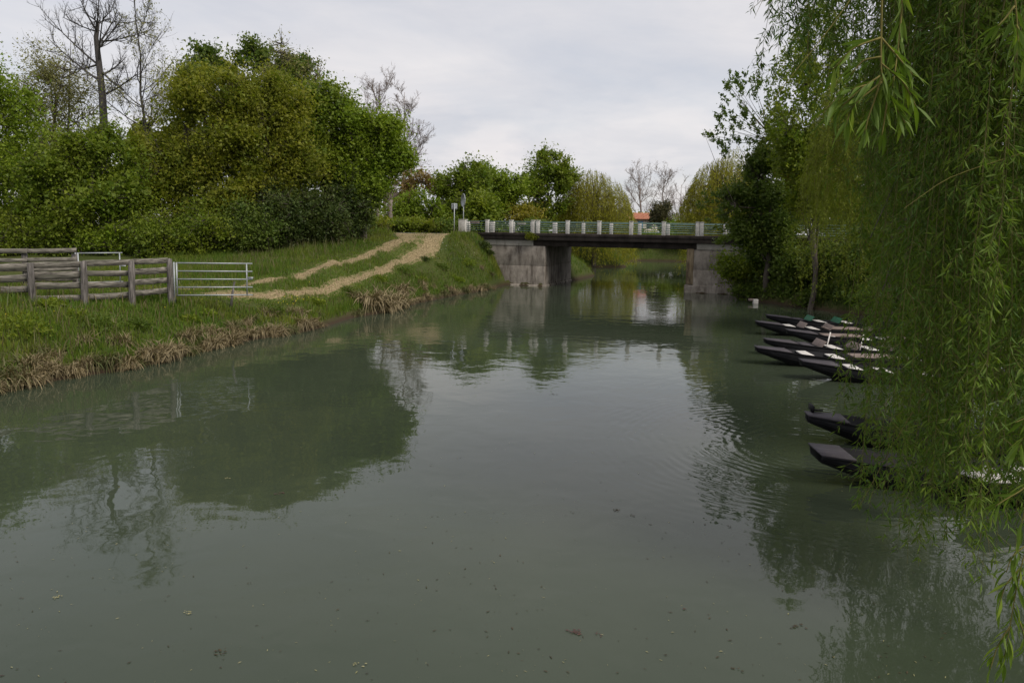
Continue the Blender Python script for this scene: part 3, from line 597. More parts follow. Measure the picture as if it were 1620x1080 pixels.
def strands(mbt, mbl, S, Ln, rng, out=None, spacing=0.045, leaf=0.08, wd=0.14, shoots=6, shootlen=0.3, r=0.006, drift=0.12, k=9, leafout=0.75, stems=True):
    """hanging shoots: S (n,3) start, Ln (n,) length; out (n,3) first direction"""
    n = len(S); t = np.linspace(0, 1, k)
    if out is None: out = np.zeros((n, 3))
    dr = rng.normal(size=(n, 2))*drift*Ln[:, None]
    P_ = S[:, None] + out[:, None]*(1-(1-np.minimum(t*2.2, 1))**2)[None, :, None]
    P_[:, :, 2] -= Ln[:, None]*(t**1.15)[None]
    P_[:, :, :2] += dr[:, None]*(t**1.5)[None, :, None] + 0.05*np.cumsum(rng.normal(size=(n, k, 2))*0.5, axis=1)
    mbt.tubes(P_, r*np.linspace(1.3, 0.4, k)[None]*np.ones((n, 1)), 3)
    tone = rng.rand(n)*0.7
    def along(Pc, lens, tone_, one=not stems):
        kk = Pc.shape[1]; cnt = np.maximum(2, (lens/spacing).astype(int)); own = np.repeat(np.arange(len(Pc)), cnt); m_ = len(own)
        f = rng.rand(m_)*(kk-1)*0.999; i0 = f.astype(int); w_ = (f-i0)[:, None]
        C = Pc[own, i0]*(1-w_)+Pc[own, i0+1]*w_; T_ = Pc[own, i0+1]-Pc[own, i0]; T_ /= np.linalg.norm(T_, axis=1, keepdims=True)+1e-9
        a = rng.normal(size=(m_, 3)); a -= (a*T_).sum(1, keepdims=True)*T_; a /= np.linalg.norm(a, axis=1, keepdims=True)+1e-9
        D = T_*0.75 + a*leafout + np.array([0, 0, -0.35]); D /= np.linalg.norm(D, axis=1, keepdims=True)
        Lf = leaf*(0.55+0.8*rng.rand(m_)); leaves(mbl, C + D*Lf[:, None]*0.5, D, Lf, wd, rng, rng.rand(m_), np.clip(tone_[own]+0.3*rng.rand(m_), 0, 1), 0.05, one)
    along(P_, Ln, tone)
    if shoots:
        own = np.repeat(np.arange(n), np.maximum(1, (shoots*Ln).astype(int))); m_ = len(own); f = (0.04+0.93*rng.rand(m_))*(k-1); i0 = np.minimum(f.astype(int), k-2); w_ = (f-i0)[:, None]
        S2 = P_[own, i0]*(1-w_)+P_[own, i0+1]*w_; a = rng.normal(size=(m_, 3)); a[:, 2] = 0; a /= np.linalg.norm(a, axis=1, keepdims=True)+1e-9
        L2 = shootlen*(0.4+1.0*rng.rand(m_)); E = S2 + a*L2[:, None]*0.62 + np.array([0, 0, -1])*L2[:, None]*0.62; md = S2 + a*L2[:, None]*0.45 + np.array([0, 0, -0.12])*L2[:, None]
        B = bez(S2, md, E, 4); 
        if stems: mbt.tubes(B[:, [0, 2, 3]], r*0.5*np.linspace(1, 0.5, 3)[None]*np.ones((m_, 1)), 3)
        along(B, L2, tone[own])

def weeping_tree(name, label, d, base_px, lobes, nstr, leaf='willow_gold', size=0.16, wd=0.16, seed=1, length=(3, 7), trunk=0.3, spacing=0.12, floor=0.15, shoots=1.2, group=None, r=0.012, fill=0, filler=None):
    rng = np.random.RandomState(seed); x, y = at(base_px, 365, d)[:2]; zb = gz(x, y); base = np.array([x, y, zb]); root = empty(name, base, label, 'tree', group)
    lob = px_lobes(lobes, d); W = MB(); cl = MB(); ar = np.array([r_[0]*r_[1] for c, r_ in lob]); wh = rng.choice(len(lob), nstr, p=ar/ar.sum())
    C0 = np.array([c for c, r_ in lob])[wh]; RR = np.array([r_ for c, r_ in lob])[wh]
    dd = rng.normal(size=(nstr, 3)); dd[:, 2] = np.abs(dd[:, 2])*0.7; dd /= np.linalg.norm(dd, axis=1, keepdims=True); dd *= (0.9+0.13*rng.rand(nstr))[:, None]
    S = C0 + dd*RR; Ln = rng.uniform(length[0], length[1], nstr); g_ = np.maximum(terrain(S[:, 0], S[:, 1]), 0)+floor
    Ln = np.minimum(Ln, np.maximum(S[:, 2]-g_-rng.rand(nstr)*0.8, 0.5)); o_ = dd*np.array([0.6, 0.6, 0]) 
    HSb = MB(); strands(HSb, cl, S, Ln, rng, o_, spacing, size, wd, shoots, 0.6, r*0.55, 0.05, k=6, stems=False); obj('hanging_shoots', HSb.mesh('hanging_shoots', True), M['twig_yellow'], root, keep=True)
    top = lob[0][0]; tpp = np.stack([base-[0, 0, 0.3], base*0.6+top*0.4, base*0.3+top*0.7, top+[0, 0, 0.3*lob[0][1][2]]]); W.tubes(tpp[None], np.array([[trunk, trunk*0.8, trunk*0.6, trunk*0.25]]), 8)
    pick = rng.choice(nstr, min(nstr, 60), replace=False); E = S[pick]; S0 = tpp[1]*(1-0.9*rng.rand(len(E), 1)) + tpp[3]*0
    w1 = rng.rand(len(E), 1); S0 = tpp[1]*(1-w1)+tpp[3]*w1; md = (S0+E)/2 + [0, 0, 0.5]; W.tubes(bez(S0, md, E, 6), trunk*0.28*np.linspace(1, 0.12, 6)[None]*np.ones((len(E), 1)), 4)
    obj('trunk', W.mesh('trunk', True), M['bark'], root, keep=True); obj('crown', cl.mesh('crown', attr=True), LM[leaf], root, keep=True)
    return root

# --- left bank wood
G1 = 'trees of the wood on the left bank'
leafy_tree('tall_tree', 'yellow green tree furthest to the left behind the wooden fence', 'tree', -10, 40, [(2, 165, 50, 75), (28, 215, 45, 80), (-70, 190, 70, 110), (45, 290, 60, 80), (-45, 320, 90, 75)], 30000, 'lime', seed=11, group=G1, size=0.11, shell=0.95, inner=0.03, clump=0.7)
leafy_tree('sparse_tree', 'sparse pale budding tree rising left of the dead snag', 'tree', 90, 53, [(75, 112, 50, 48), (60, 160, 60, 55), (110, 150, 50, 60), (85, 220, 75, 60)], 20000, 'pale', size=0.12, per=12, clump=0.6, trunk=0.2, seed=12, group=G1, shell=0.9, wd=0.35, inner=0)
bare_tree('dead_tree', 'dark dead tree with broken top and thick bare trunk', 168, 0, 50, 152, 36, 4.0, (7, 7, 6, 3), 0.36, 13, 'bark_grey', G1, 0.5, stem=[(166, 300), (165, 210), (162, 150), (156, 95), (152, 60), (155, 34)], limbs=[(158, 105, 82, 34), (160, 130, 75, 60), (163, 118, 200, 90), (160, 112, 205, 150), (154, 50, 128, 2), (156, 70, 185, 20), (160, 100, 110, 110), (164, 150, 215, 118)], start=0.55)
bare_tree('budding_tree', 'tall nearly leafless tree with fine twigs right of the dead snag', 240, 0, 49, 212, -25, 3.3, (26, 10, 8), 0.17, 14, 'bark_grey', G1, 0.6, leaf='pale', nleaf=3500, start=0.3)
bare_tree('budding_tree', 'thin leafless tree showing between the pale tree and the dead snag', 100, 0, 54, 112, 60, 3.0, (16, 8, 6), 0.16, 15, 'bark_grey', G1, 0.7, start=0.3)
leafy_tree('green_tree', 'bright green young tree below the dead snag', 'tree', 150, 39, [(100, 270, 62, 62), (155, 235, 45, 50), (110, 330, 80, 70), (182, 310, 62, 75)], 30000, 'green', size=0.11, seed=16, group=G1, shell=0.85)
leafy_tree('olive_tree', 'broad olive green tree with rounded top, left one of the big pair', 'tree', 300, 42, [(300, 165, 66, 62), (255, 250, 62, 75), (345, 235, 80, 95), (300, 330, 95, 75), (235, 300, 60, 60)], 52000, 'olive', size=0.11, seed=17, group=G1, trunk=0.25, shell=0.7)
leafy_tree('olive_tree', 'broad golden olive tree, right one of the big pair', 'tree', 410, 43, [(385, 150, 55, 52), (430, 175, 55, 65), (430, 260, 78, 90), (390, 310, 80, 80)], 48000, 'olive', size=0.11, seed=18, group=G1, trunk=0.25, shell=0.7)
leafy_tree('dark_tree', 'dark maple whose top shows above the left olive tree', 'tree', 335, 54, [(328, 84, 20, 16), (338, 110, 36, 24), (305, 120, 24, 18), (350, 150, 60, 50)], 8000, 'dark', size=0.16, seed=19, group=G1, clump=0.5)
leafy_tree('dark_tree', 'dark topped tree rising above the right olive tree', 'tree', 420, 54, [(398, 78, 16, 14), (410, 100, 42, 26), (470, 108, 30, 22), (440, 140, 70, 50)], 9500, 'dark', size=0.15, seed=20, group=G1, clump=0.5)
leafy_tree('sparse_tree', 'thin pale topped tree above the middle of the wood', 'tree', 445, 52, [(446, 76, 20, 26), (475, 105, 34, 18), (440, 115, 40, 26), (500, 122, 14, 12)], 1800, 'pale', size=0.12, per=10, clump=0.5, trunk=0.12, seed=21, group=G1, wd=0.4, inner=0)
leafy_tree('green_tree', 'mid green tree in the right half of the wood', 'tree', 520, 47, [(505, 170, 45, 50), (540, 215, 52, 62), (500, 260, 65, 70), (560, 290, 55, 60)], 36000, 'green', size=0.125, seed=22, group=G1, trunk=0.22, shell=0.75)
leafy_tree('green_tree', 'fresh lime green tree at the right end of the wood', 'tree', 575, 46, [(603, 215, 38, 36), (620, 248, 34, 34), (590, 262, 48, 48), (560, 200, 30, 32), (572, 305, 42, 42)], 30000, 'lime', size=0.125, seed=23, group=G1, trunk=0.2, shell=0.75)
leafy_tree('green_tree', 'green tree deep in the wood behind the pale budding tree', 'tree', 60, 60, [(60, 270, 80, 60), (130, 300, 60, 60), (-20, 280, 70, 70)], 9000, 'green', size=0.2, seed=24, group=G1, inner=0.4)
leafy_tree('olive_tree', 'olive tree deep in the wood behind the two big ones', 'tree', 300, 60, [(270, 240, 70, 70), (360, 220, 90, 80), (460, 240, 80, 90), (540, 270, 70, 70), (220, 310, 60, 60)], 14000, 'olive', size=0.2, seed=25, group=G1, inner=0.4)
G2 = 'bushes along the foot of the left wood'
for i, (px, py, rx, ry, d, leaf, lab, n) in enumerate([
    (-45, 385, 60, 48, 37, 'green', 'leafy green bush at the far left end of the hedge', 7000), (35, 378, 55, 48, 38.5, 'green', 'green bush behind the left end of the wooden fence', 8000),
    (110, 375, 55, 50, 39, 'green', 'green bush behind the small steel gate', 9000), (185, 372, 55, 55, 39, 'lime', 'bush with fresh shoots behind the steel gate end', 9000),
    (262, 372, 55, 50, 39, 'green', 'green bush behind the wooden corner post', 10000), (330, 372, 52, 50, 39.5, 'green', 'mid green bush behind the large steel gate', 11000),
    (395, 366, 48, 56, 40, 'dark', 'dark ivy clad bush at the end of the large gate', 13000), (452, 350, 52, 76, 41.5, 'deep', 'dark ivy wall of bush beside the dirt track', 15000),
    (510, 350, 46, 64, 43, 'deep', 'dark dense bush midway along the dirt track', 15000), (556, 335, 36, 70, 45, 'deep', 'dark bush at the corner of track and road', 13000)]):
    leafy_tree('bush', lab, 'bush', px, d, [(px, py, rx, ry), (px-15, py+18, rx*0.9, ry*0.6)], int(n*1.35), leaf, size=0.088, clump=0.4, trunk=0.06, seed=40+i, group=G2, up=0.1)

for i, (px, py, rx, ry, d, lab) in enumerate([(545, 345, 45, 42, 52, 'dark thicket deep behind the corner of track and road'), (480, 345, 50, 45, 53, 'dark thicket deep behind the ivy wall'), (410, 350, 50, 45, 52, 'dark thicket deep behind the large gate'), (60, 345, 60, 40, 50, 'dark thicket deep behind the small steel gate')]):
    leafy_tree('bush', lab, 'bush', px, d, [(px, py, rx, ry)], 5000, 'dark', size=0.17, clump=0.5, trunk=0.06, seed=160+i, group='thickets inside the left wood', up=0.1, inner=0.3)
# --- behind the road
G3 = 'trees beyond the road and the bridge'
bare_tree('bare_tree', 'pale bare tree, left crown of the leafless pair beyond the wood', 612, 0, 80, 600, 132, 3.7, (24, 10, 7, 3), 0.24, 31, 'bark_pale', G3, 1.3, start=0.35, fine=1.1)
bare_tree('bare_tree', 'pale bare tree, right crown of the leafless pair beyond the wood', 638, 0, 78, 640, 146, 3.0, (20, 10, 7, 3), 0.22, 32, 'bark_pale', G3, 1.2, start=0.35, fine=1.1)
def pollard(px, d, top, wpx, lab, seed):
    rng = np.random.RandomState(seed); x, y = at(px, 365, d)[:2]; z = gz(x, y); root = empty('pollard_tree', (x, y, z), lab, 'tree', 'old pollard trunks behind the road')
    W = MB(); H = at(px, top, d)[2]-z; r0 = wpx*d/F/2; W.tubes(np.array([[(x, y, z-0.3), (x+0.05, y, z+H*0.4), (x-0.03, y, z+H*0.8), (x, y, z+H)]]), np.array([[r0*1.15, r0, r0*1.1, r0*1.35]]), 9, cap=True)
    n = 26; az = rng.rand(n)*6.28; S = np.tile([x, y, z+H-0.1], (n, 1)); E = S + np.stack([np.cos(az)*0.9, np.sin(az)*0.7, rng.uniform(0.7, 2.0, n)], -1); W.tubes(bez(S, (S+E)/2+[0, 0, -0.2], E, 4), np.array([[0.05, 0.035, 0.025, 0.012]])*np.ones((n, 1)), 4)
    obj('trunk', W.mesh('trunk', True), M['bark_pale'], root, keep=True)
pollard(617, 66, 316, 7, 'pale pollarded trunk standing behind the road left of the signs', 1)
pollard(597, 68, 322, 5, 'thinner pale trunk at the wood edge behind the road', 2)
leafy_tree('rusty_tree', 'thin rust brown spring tree just right of the wood', 'tree', 650, 74, [(655, 290, 38, 26), (640, 320, 40, 30), (690, 300, 22, 20)], 5000, 'rust', size=0.17, per=16, seed=33, group=G3, trunk=0.15, bark='bark_pale')
leafy_tree('low_tree', 'lime green low tree behind the rectangular sign', 'tree', 672, 70, [(665, 330, 45, 34), (640, 348, 40, 20), (700, 345, 30, 26)], 9000, 'lime', size=0.15, seed=34, group=G3)
leafy_tree('round_tree', 'round fresh green tree above the two road signs', 'tree', 730, 72, [(722, 300, 36, 40), (745, 290, 32, 34), (735, 335, 50, 36)], 15000, 'green', size=0.16, seed=35, group=G3)
leafy_tree('round_tree', 'bright green tree between the signs and the dark round tree', 'tree', 785, 76, [(775, 292, 34, 38), (808, 300, 28, 32), (790, 330, 45, 34)], 16000, 'lime', size=0.16, seed=36, group=G3)
leafy_tree('low_tree', 'dark leafy shrub against the bridge rail below the bright tree', 'tree', 768, 66, [(768, 330, 22, 28), (752, 348, 22, 18)], 5500, 'green', size=0.2, seed=37, group=G3)
leafy_tree('round_tree', 'tall round dark green tree above the bridge', 'tree', 862, 80, [(862, 272, 42, 36), (845, 300, 32, 34), (885, 292, 34, 42), (858, 330, 42, 28)], 17000, 'green', size=0.17, seed=38, group=G3, trunk=0.22, shell=0.9)
leafy_tree('low_tree', 'low golden shrub under the dark round tree', 'tree', 822, 74, [(828, 345, 26, 20), (850, 352, 20, 14)], 4000, 'gold', size=0.16, seed=39, group=G3)
weeping_tree('weeping_willow', 'golden weeping willow hanging to the water behind the bridge', 81, 940, [(945, 325, 48, 52, 0), (915, 325, 26, 40, 1), (975, 345, 24, 38, -1), (935, 300, 30, 34, 0)], 900, 'willow_gold', size=0.3, wd=0.16, seed=51, length=(4, 9), spacing=0.2, group=G3, r=0.012, shoots=1.0, floor=0.25)
bare_tree('bare_tree', 'leafless tree left behind the red roofed house', 1014, 0, 150, 1012, 275, 5.2, (16, 8, 6, 3), 0.35, 52, 'bark_pale', G3, 1.1, start=0.15, fine=0.8)
bare_tree('bare_tree', 'leafless tree right behind the red roofed house', 1050, 0, 155, 1050, 276, 4.6, (14, 8, 6, 3), 0.35, 53, 'bark_pale', G3, 1.1, start=0.15, fine=0.8)
bare_tree('bare_tree', 'thin leafless tree beside the golden willow on the right', 1078, 0, 150, 1078, 292, 4.0, (14, 8, 6), 0.3, 54, 'bark_pale', G3, 1.1, start=0.15, fine=0.8)
leafy_tree('conifer_bush', 'dark rounded conifer beside the red roofed house', 'tree', 1047, 112, [(1047, 337, 17, 20), (1047, 350, 20, 16)], 5500, 'conifer', size=0.26, per=30, clump=0.6, seed=55, group=G3, up=1.2, wd=0.25)
weeping_tree('weeping_willow', 'golden weeping willow on the right behind the bridge', 64, 1140, [(1140, 300, 44, 50), (1110, 325, 26, 38), (1165, 290, 35, 60)], 800, 'willow_gold', size=0.24, wd=0.18, seed=56, length=(3, 6.5), spacing=0.14, group=G3, r=0.012, shoots=1.3)
for i_, (px_, ry_, lf_, lb_) in enumerate([(775, 12, 'green', 'low scrub beyond the bridge rail by the third post'), (845, 12, 'dark', 'low dark scrub beyond the bridge rail under the round tree'), (600, 16, 'olive', 'low olive scrub behind the road beside the wood edge'), (640, 14, 'green', 'low green scrub behind the road between the pollards'), (682, 15, 'olive', 'low scrub behind the road left of the signs'), (722, 14, 'dark', 'low dark scrub behind the two signs')]):
    leafy_tree('bush', lb_, 'bush', px_, 66 if px_ > 740 else 63, [(px_, 362, 34, ry_)], 3500, lf_, size=0.14, clump=0.45, trunk=0.05, seed=140+i_, group='scrub along the far side of the road', up=0.1)
def far_bushes():
    specs = [(885, 352, 26, 16, 95, 'green'), (1000, 368, 24, 12, 118, 'green'), (1075, 362, 30, 16, 108, 'green'), (1110, 358, 30, 20, 100, 'dark'), (960, 362, 30, 16, 120, 'olive'), (1035, 377, 30, 9, 104, 'green'), (1075, 380, 24, 9, 103, 'green'), (1190, 352, 40, 26, 80, 'dark'), (1250, 345, 50, 40, 78, 'dark'), (1330, 335, 60, 55, 70, 'dark')]
    labs = ['low green bush left of the golden willow behind the bridge', 'green hedge below the red roofed house', 'green hedge right of the conifer behind the bridge', 'dark bush at the foot of the right golden willow', 'olive hedge behind the golden willow', 'low bush on the far river bank below the house', 'low bush on the far river bank under the bridge end', 'dark bush across the road on the right', 'dark bushy thicket beyond the right bridge end', 'broad dark thicket behind the right bank trees']
    for i, ((px, py, rx, ry, d, lf), lb) in enumerate(zip(specs, labs)):
        leafy_tree('bush', lb, 'bush', px, d, [(px, py, rx, ry)], 4200, lf, size=0.2, clump=0.6, trunk=0.06, seed=80+i, group='bushes beyond the bridge', up=0.1)
far_bushes()
# a far wood closing the horizon
rng = np.random.RandomState(5); fw = MB()
for i in range(70):
    px = -500+i*38+rng.uniform(-10, 10); d = rng.uniform(165, 210); c = at(px, 345+rng.uniform(-4, 4), d); n = 420
    dd = rng.normal(size=(n, 3)); dd /= np.linalg.norm(dd, axis=1, keepdims=True)
    if 980 < px < 1090: c[2] -= 2.0
    C = c + dd*np.array([6.5, 5, rng.uniform(3.5, 5)])*rng.rand(n, 1)**0.4; leaves(fw, C, rng.normal(size=(n, 3)), 0.9*(0.6+0.8*rng.rand(n)), 0.6, rng, rng.rand(n), np.full(n, rng.rand()), one=True)
obj('far_wood', fw.mesh('far_wood', attr=True), LM['olive'], kind='stuff', label='low far wood closing the horizon behind the bridge', category='wood')

# --- right bank
G4 = 'trees on the right bank before the bridge'
leafy_tree('dark_tree', 'dark green tree with tufted top leaning over the right abutment', 'tree', 1216, 43, [(1208, 262, 30, 34), (1165, 310, 22, 24), (1205, 315, 40, 42), (1180, 370, 40, 36), (1225, 385, 42, 56)], 26000, 'dark', size=0.125, per=26, clump=0.42, seed=61, group=G4, trunk=0.17, shell=0.95, wd=0.5, tufts=[(1185, 175, 52, 62, 80), (1215, 215, 32, 50, 60), (1140, 225, 16, 22, 12), (1130, 325, 26, 26, 22), (1150, 345, 26, 50, 30), (1160, 130, 16, 16, 8), (1122, 215, 8, 8, 5)])
leafy_tree('green_tree', 'slender light green tree beside the dark tufted tree', 'tree', 1285, 39, [(1262, 250, 34, 46), (1290, 310, 40, 60), (1315, 230, 40, 70)], 20000, 'green', size=0.11, per=22, clump=0.42, seed=62, group=G4, trunk=0.14, shell=0.95, inner=0.06, tufts=[(1258, 150, 40, 80, 190), (1300, 90, 46, 90, 260), (1240, 200, 30, 30, 50)], tuft_size=0.6)
leafy_tree('gold_tree', 'golden green tree between dark tree and slender tree', 'tree', 1245, 46, [(1240, 235, 30, 40), (1255, 300, 40, 60), (1300, 290, 50, 80)], 16000, 'gold', size=0.13, seed=63, group=G4)
leafy_tree('dark_tree', 'dark leafy tree filling in behind the slender light green one', 'tree', 1375, 42, [(1370, 230, 46, 90), (1360, 320, 50, 60), (1400, 280, 50, 90)], 12000, 'green', size=0.14, seed=66, group=G4)
weeping_tree('weeping_willow', 'yellow green willow curtain behind the moored boats', 29, 1450, [(1370, 170, 60, 90), (1340, 240, 45, 60), (1420, 180, 80, 110)], 460, 'willow_mid', size=0.12, wd=0.16, seed=64, length=(3.0, 6.0), spacing=0.06, group=G4, shoots=3.5, r=0.008, floor=0.5)
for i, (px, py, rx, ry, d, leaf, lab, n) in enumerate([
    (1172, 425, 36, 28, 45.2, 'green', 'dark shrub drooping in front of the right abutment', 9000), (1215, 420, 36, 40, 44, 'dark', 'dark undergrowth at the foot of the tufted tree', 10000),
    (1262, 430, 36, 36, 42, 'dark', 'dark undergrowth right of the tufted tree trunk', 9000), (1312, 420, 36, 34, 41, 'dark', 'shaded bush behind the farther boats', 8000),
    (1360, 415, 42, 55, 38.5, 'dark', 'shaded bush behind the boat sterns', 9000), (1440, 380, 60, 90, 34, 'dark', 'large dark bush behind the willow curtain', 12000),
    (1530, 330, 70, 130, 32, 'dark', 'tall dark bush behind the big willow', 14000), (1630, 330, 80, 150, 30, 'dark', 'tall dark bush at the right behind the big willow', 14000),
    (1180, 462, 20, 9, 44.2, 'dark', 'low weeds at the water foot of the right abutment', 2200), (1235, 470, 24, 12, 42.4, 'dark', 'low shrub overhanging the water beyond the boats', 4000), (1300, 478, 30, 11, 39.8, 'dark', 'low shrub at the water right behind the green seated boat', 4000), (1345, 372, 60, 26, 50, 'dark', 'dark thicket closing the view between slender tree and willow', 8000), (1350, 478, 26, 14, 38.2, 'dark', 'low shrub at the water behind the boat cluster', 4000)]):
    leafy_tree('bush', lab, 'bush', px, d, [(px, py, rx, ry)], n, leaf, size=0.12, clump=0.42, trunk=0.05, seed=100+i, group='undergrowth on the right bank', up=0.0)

# ------------------------------------------------------------------ the big willow
WB = np.array([13.2, 12.0]); wz = gz(*WB)
willow = empty('willow_tree', (WB[0], WB[1], wz), 'huge weeping willow filling the right side and hanging over the boats', 'tree')
rng = np.random.RandomState(77); W = MB(); CL = MB()
tk = np.array([(WB[0], WB[1], wz-0.4), (WB[0]-0.1, WB[1]+0.1, wz+2), (WB[0]-0.5, WB[1], wz+4.5), (WB[0]-0.9, WB[1]-0.1, wz+7), (WB[0]-1.2, WB[1], wz+9.5)])
W.tubes(tk[None], np.array([[0.55, 0.45, 0.36, 0.25, 0.1]]), 10)
# hanging curtain: positions chosen over the crown's footprint, bottom heights follow the browse line above the water
st = []
def curtain(n, x0, x1, d0, d1, zb0, zb1, zt0, zt1):
    nc = max(3, n//6); cyy = rng.uniform(d0, d1, nc); cxx = rng.uniform(x0, x1, nc); czb = rng.uniform(zb0, zb1, nc)
    for _ in range(n):
        c_ = rng.randint(nc); Y = cyy[c_]+rng.normal()*0.22; X = cxx[c_]*cyy[c_]/10.0+rng.normal()*0.16; zb = min(max(czb[c_]+abs(rng.normal())*0.5, zb0), zb1+0.6); zt = rng.uniform(zt0, zt1); st.append((X, Y, zt, max(zt-zb, 0.6)))
curtain(34, 6.2, 7.4, 6.9, 8.1, 0.15, 0.9, 7.0, 8.4)
curtain(26, 5.6, 6.5, 7.6, 8.6, 0.25, 0.8, 7.2, 8.6)
curtain(70, 5.2, 6.4, 8.0, 10.5, 0.1, 1.2, 8.2, 9.5)      # left front of the curtain
curtain(70, 6.2, 7.6, 7.4, 10.5, 0.2, 1.5, 8.0, 9.5)
curtain(60, 5.4, 7.8, 7.4, 10.5, 2.2, 4.2, 7.5, 9.0)
curtain(120, 5.1, 8.6, 11.0, 15.5, 0.5, 2.6, 9.0, 11.5)
curtain(55, 4.4, 5.3, 10.5, 14.5, 2.6, 5.0, 9.0, 11.0)
curtain(30, 4.5, 5.2, 8.5, 11, 3.0, 5.2, 8.0, 10.0)
curtain(48, 3.55, 4.5, 8.5, 10.5, 5.3, 6.3, 7.6, 8.6)        # short tips far out to the left
curtain(10, 4.2, 4.7, 8.5, 10.5, 4.6, 5.6, 7.6, 8.6)
curtain(16, 6.7, 8.0, 6.2, 7.6, 1.2, 2.4, 6.8, 8.2)
st += [(4.85, 9.6, 3.6, 2.3), (4.95, 9.8, 3.4, 2.3), (4.75, 10.1, 3.3, 1.7), (5.05, 9.3, 3.6, 2.7), (5.2, 9.2, 3.2, 2.8), (4.7, 9.9, 3.0, 1.3)] + [(rng.uniform(4.6, 5.3), rng.uniform(9.2, 10.3), rng.uniform(3.4, 4.2), rng.uniform(1.8, 3.0)) for _ in range(12)]
st = np.array(st); S = st[:, :3].copy(); Ln = st[:, 3]
towards = (S[:, :2]-WB)/np.linalg.norm(S[:, :2]-WB, axis=1, keepdims=True)
outv = np.concatenate([towards*rng.uniform(0.2, 0.8, (len(S), 1)), np.zeros((len(S), 1))], 1); S -= outv
HS = MB(); keepS = rng.rand(len(S)) < 0.76; S = S[keepS]; Ln = Ln[keepS]; outv = outv[keepS]
strands(HS, CL, S, Ln, rng, outv, spacing=0.042, leaf=0.105, wd=0.17, shoots=6.0, shootlen=0.42, r=0.0045, drift=0.028, k=10, leafout=0.95)
M['shoot'] = noisy('willow_shoot', [(0.3, (0.10, 0.09, 0.03)), (0.7, (0.17, 0.15, 0.05))], 9)
obj('hanging_shoots', HS.mesh('hanging_shoots', True), M['shoot'], willow, keep=True)
# limbs arching from the trunk to where the shoots hang
pick = rng.choice(len(S), 70, replace=False); E = S[pick]; w1 = rng.uniform(0.35, 1, (len(E), 1)); S0 = np.stack([np.interp(w1[:, 0], np.linspace(0, 1, 5), tk[:, j]) for j in range(3)], -1)
md = (S0+E)/2 + np.array([0, 0, 1.2]); LBm = bez(S0, md, E, 9); W.tubes(LBm, 0.10*np.linspace(1, 0.12, 9)[None]*np.ones((len(E), 1)), 6)
nodes = LBm[:, 2:].reshape(-1, 3); dist = np.linalg.norm(S[:, None]-nodes[None], axis=2); nn = nodes[dist.argmin(1)]
W.tubes(bez(nn, (nn+S)/2+[0, 0, 0.12], S, 4), 0.012*np.linspace(1.3, 0.6, 4)[None]*np.ones((len(S), 1)), 3)
obj('trunk', W.mesh('trunk', True), M['bark'], willow, keep=True); obj('crown', CL.mesh('crown', attr=True), LM['willow'], willow, keep=True)

# near sprays, whose leaves can be picked apart: each leaf an object
def leaf_mesh(i):
    rng = np.random.RandomState(i); k = 6; t = np.linspace(0, 1, k); wv = np.array([0.10, 0.62, 1.0, 0.85, 0.5, 0.02])*0.075
    bend = rng.uniform(0.05, 0.3); side = rng.uniform(-0.12, 0.12)
    V = []
    for j in range(k):
        c = np.array([side*t[j]**2, t[j], -bend*t[j]**2]); V += [c+[-wv[j], 0, wv[j]*0.45], c, c+[wv[j], 0, wv[j]*0.45]]
    Fq = []
    for j in range(k-1):
        a = j*3; Fq += [(a, a+1, a+4, a+3), (a+1, a+2, a+5, a+4)]
    m_ = new_mesh('leaf', V, [np.array(Fq)], np.tile([rng.rand()*0.6, rng.rand(), 0], (len(Fq), 1)), smooth=True); m_.materials.append(LM['willow']); return m_
leafm = [leaf_mesh(i) for i in range(6)]
def spray(lab, stems, nl, d, seed, ln=0.105):
    rng = np.random.RandomState(seed); b = at(stems[0][0][0], stems[0][0][1], d)
    mbs = MB(); pts_all = []
    for s_ in stems:
        P3 = np.array([at(p[0], p[1], d + (p[2] if len(p) > 2 else 0)) for p in s_]); kk = 10; t0 = np.linspace(0, 1, len(P3)); tt = np.linspace(0, 1, kk)
        C = np.stack([np.interp(tt, t0, P3[:, j]) for j in range(3)], -1); C[1:-1] = (C[:-2]+2*C[1:-1]+C[2:])/4
        mbs.tubes(C[None], (0.0035*np.linspace(1, 0.45, kk))[None], 6, cap=True); pts_all.append(C)
    hb = obj('hanging_branch', mbs.mesh('hanging_branch', True), M['twig_yellow'], willow, keep=True, label=lab)
    inv = hb.matrix_parent_inverse.copy()
    lens = [np.linalg.norm(np.diff(C, axis=0), axis=1).sum()*(1 if i else 0.55) for i, C in enumerate(pts_all)]; tot = sum(lens)
    for C, l_, si in zip(pts_all, lens, range(99)):
        n = max(2, int(round(nl*l_/tot)))
        for i in range(n):
            t = (0.45 if si == 0 else 0.08) + (0.55 if si == 0 else 0.92)*(i+rng.rand()*0.5)/n; f = min(t, 0.999)*9; i0 = int(f); p = C[i0]*(1-(f-i0))+C[i0+1]*(f-i0); T = C[i0+1]-C[i0]; T /= np.linalg.norm(T)
            a = rng.normal(size=3); a -= (a@T)*T; a /= np.linalg.norm(a); D = T*0.75+a*0.6+np.array([0, 0, -0.35]); D /= np.linalg.norm(D)
            X = np.cross(D, rng.normal(size=3)+np.array([0, 0, 1.5])); X /= np.linalg.norm(X); Z = np.cross(X, D); s = ln*rng.uniform(0.65, 1.2)
            o = bpy.data.objects.new('leaf', leafm[rng.randint(6)]); COL.objects.link(o); o.parent = hb
            loc = p - np.array(willow.location)
            Mx = Matrix(((X[0]*s, D[0]*s, Z[0]*s, p[0]), (X[1]*s, D[1]*s, Z[1]*s, p[1]), (X[2]*s, D[2]*s, Z[2]*s, p[2]), (0, 0, 0, 1)))
            o.matrix_basis = Mx
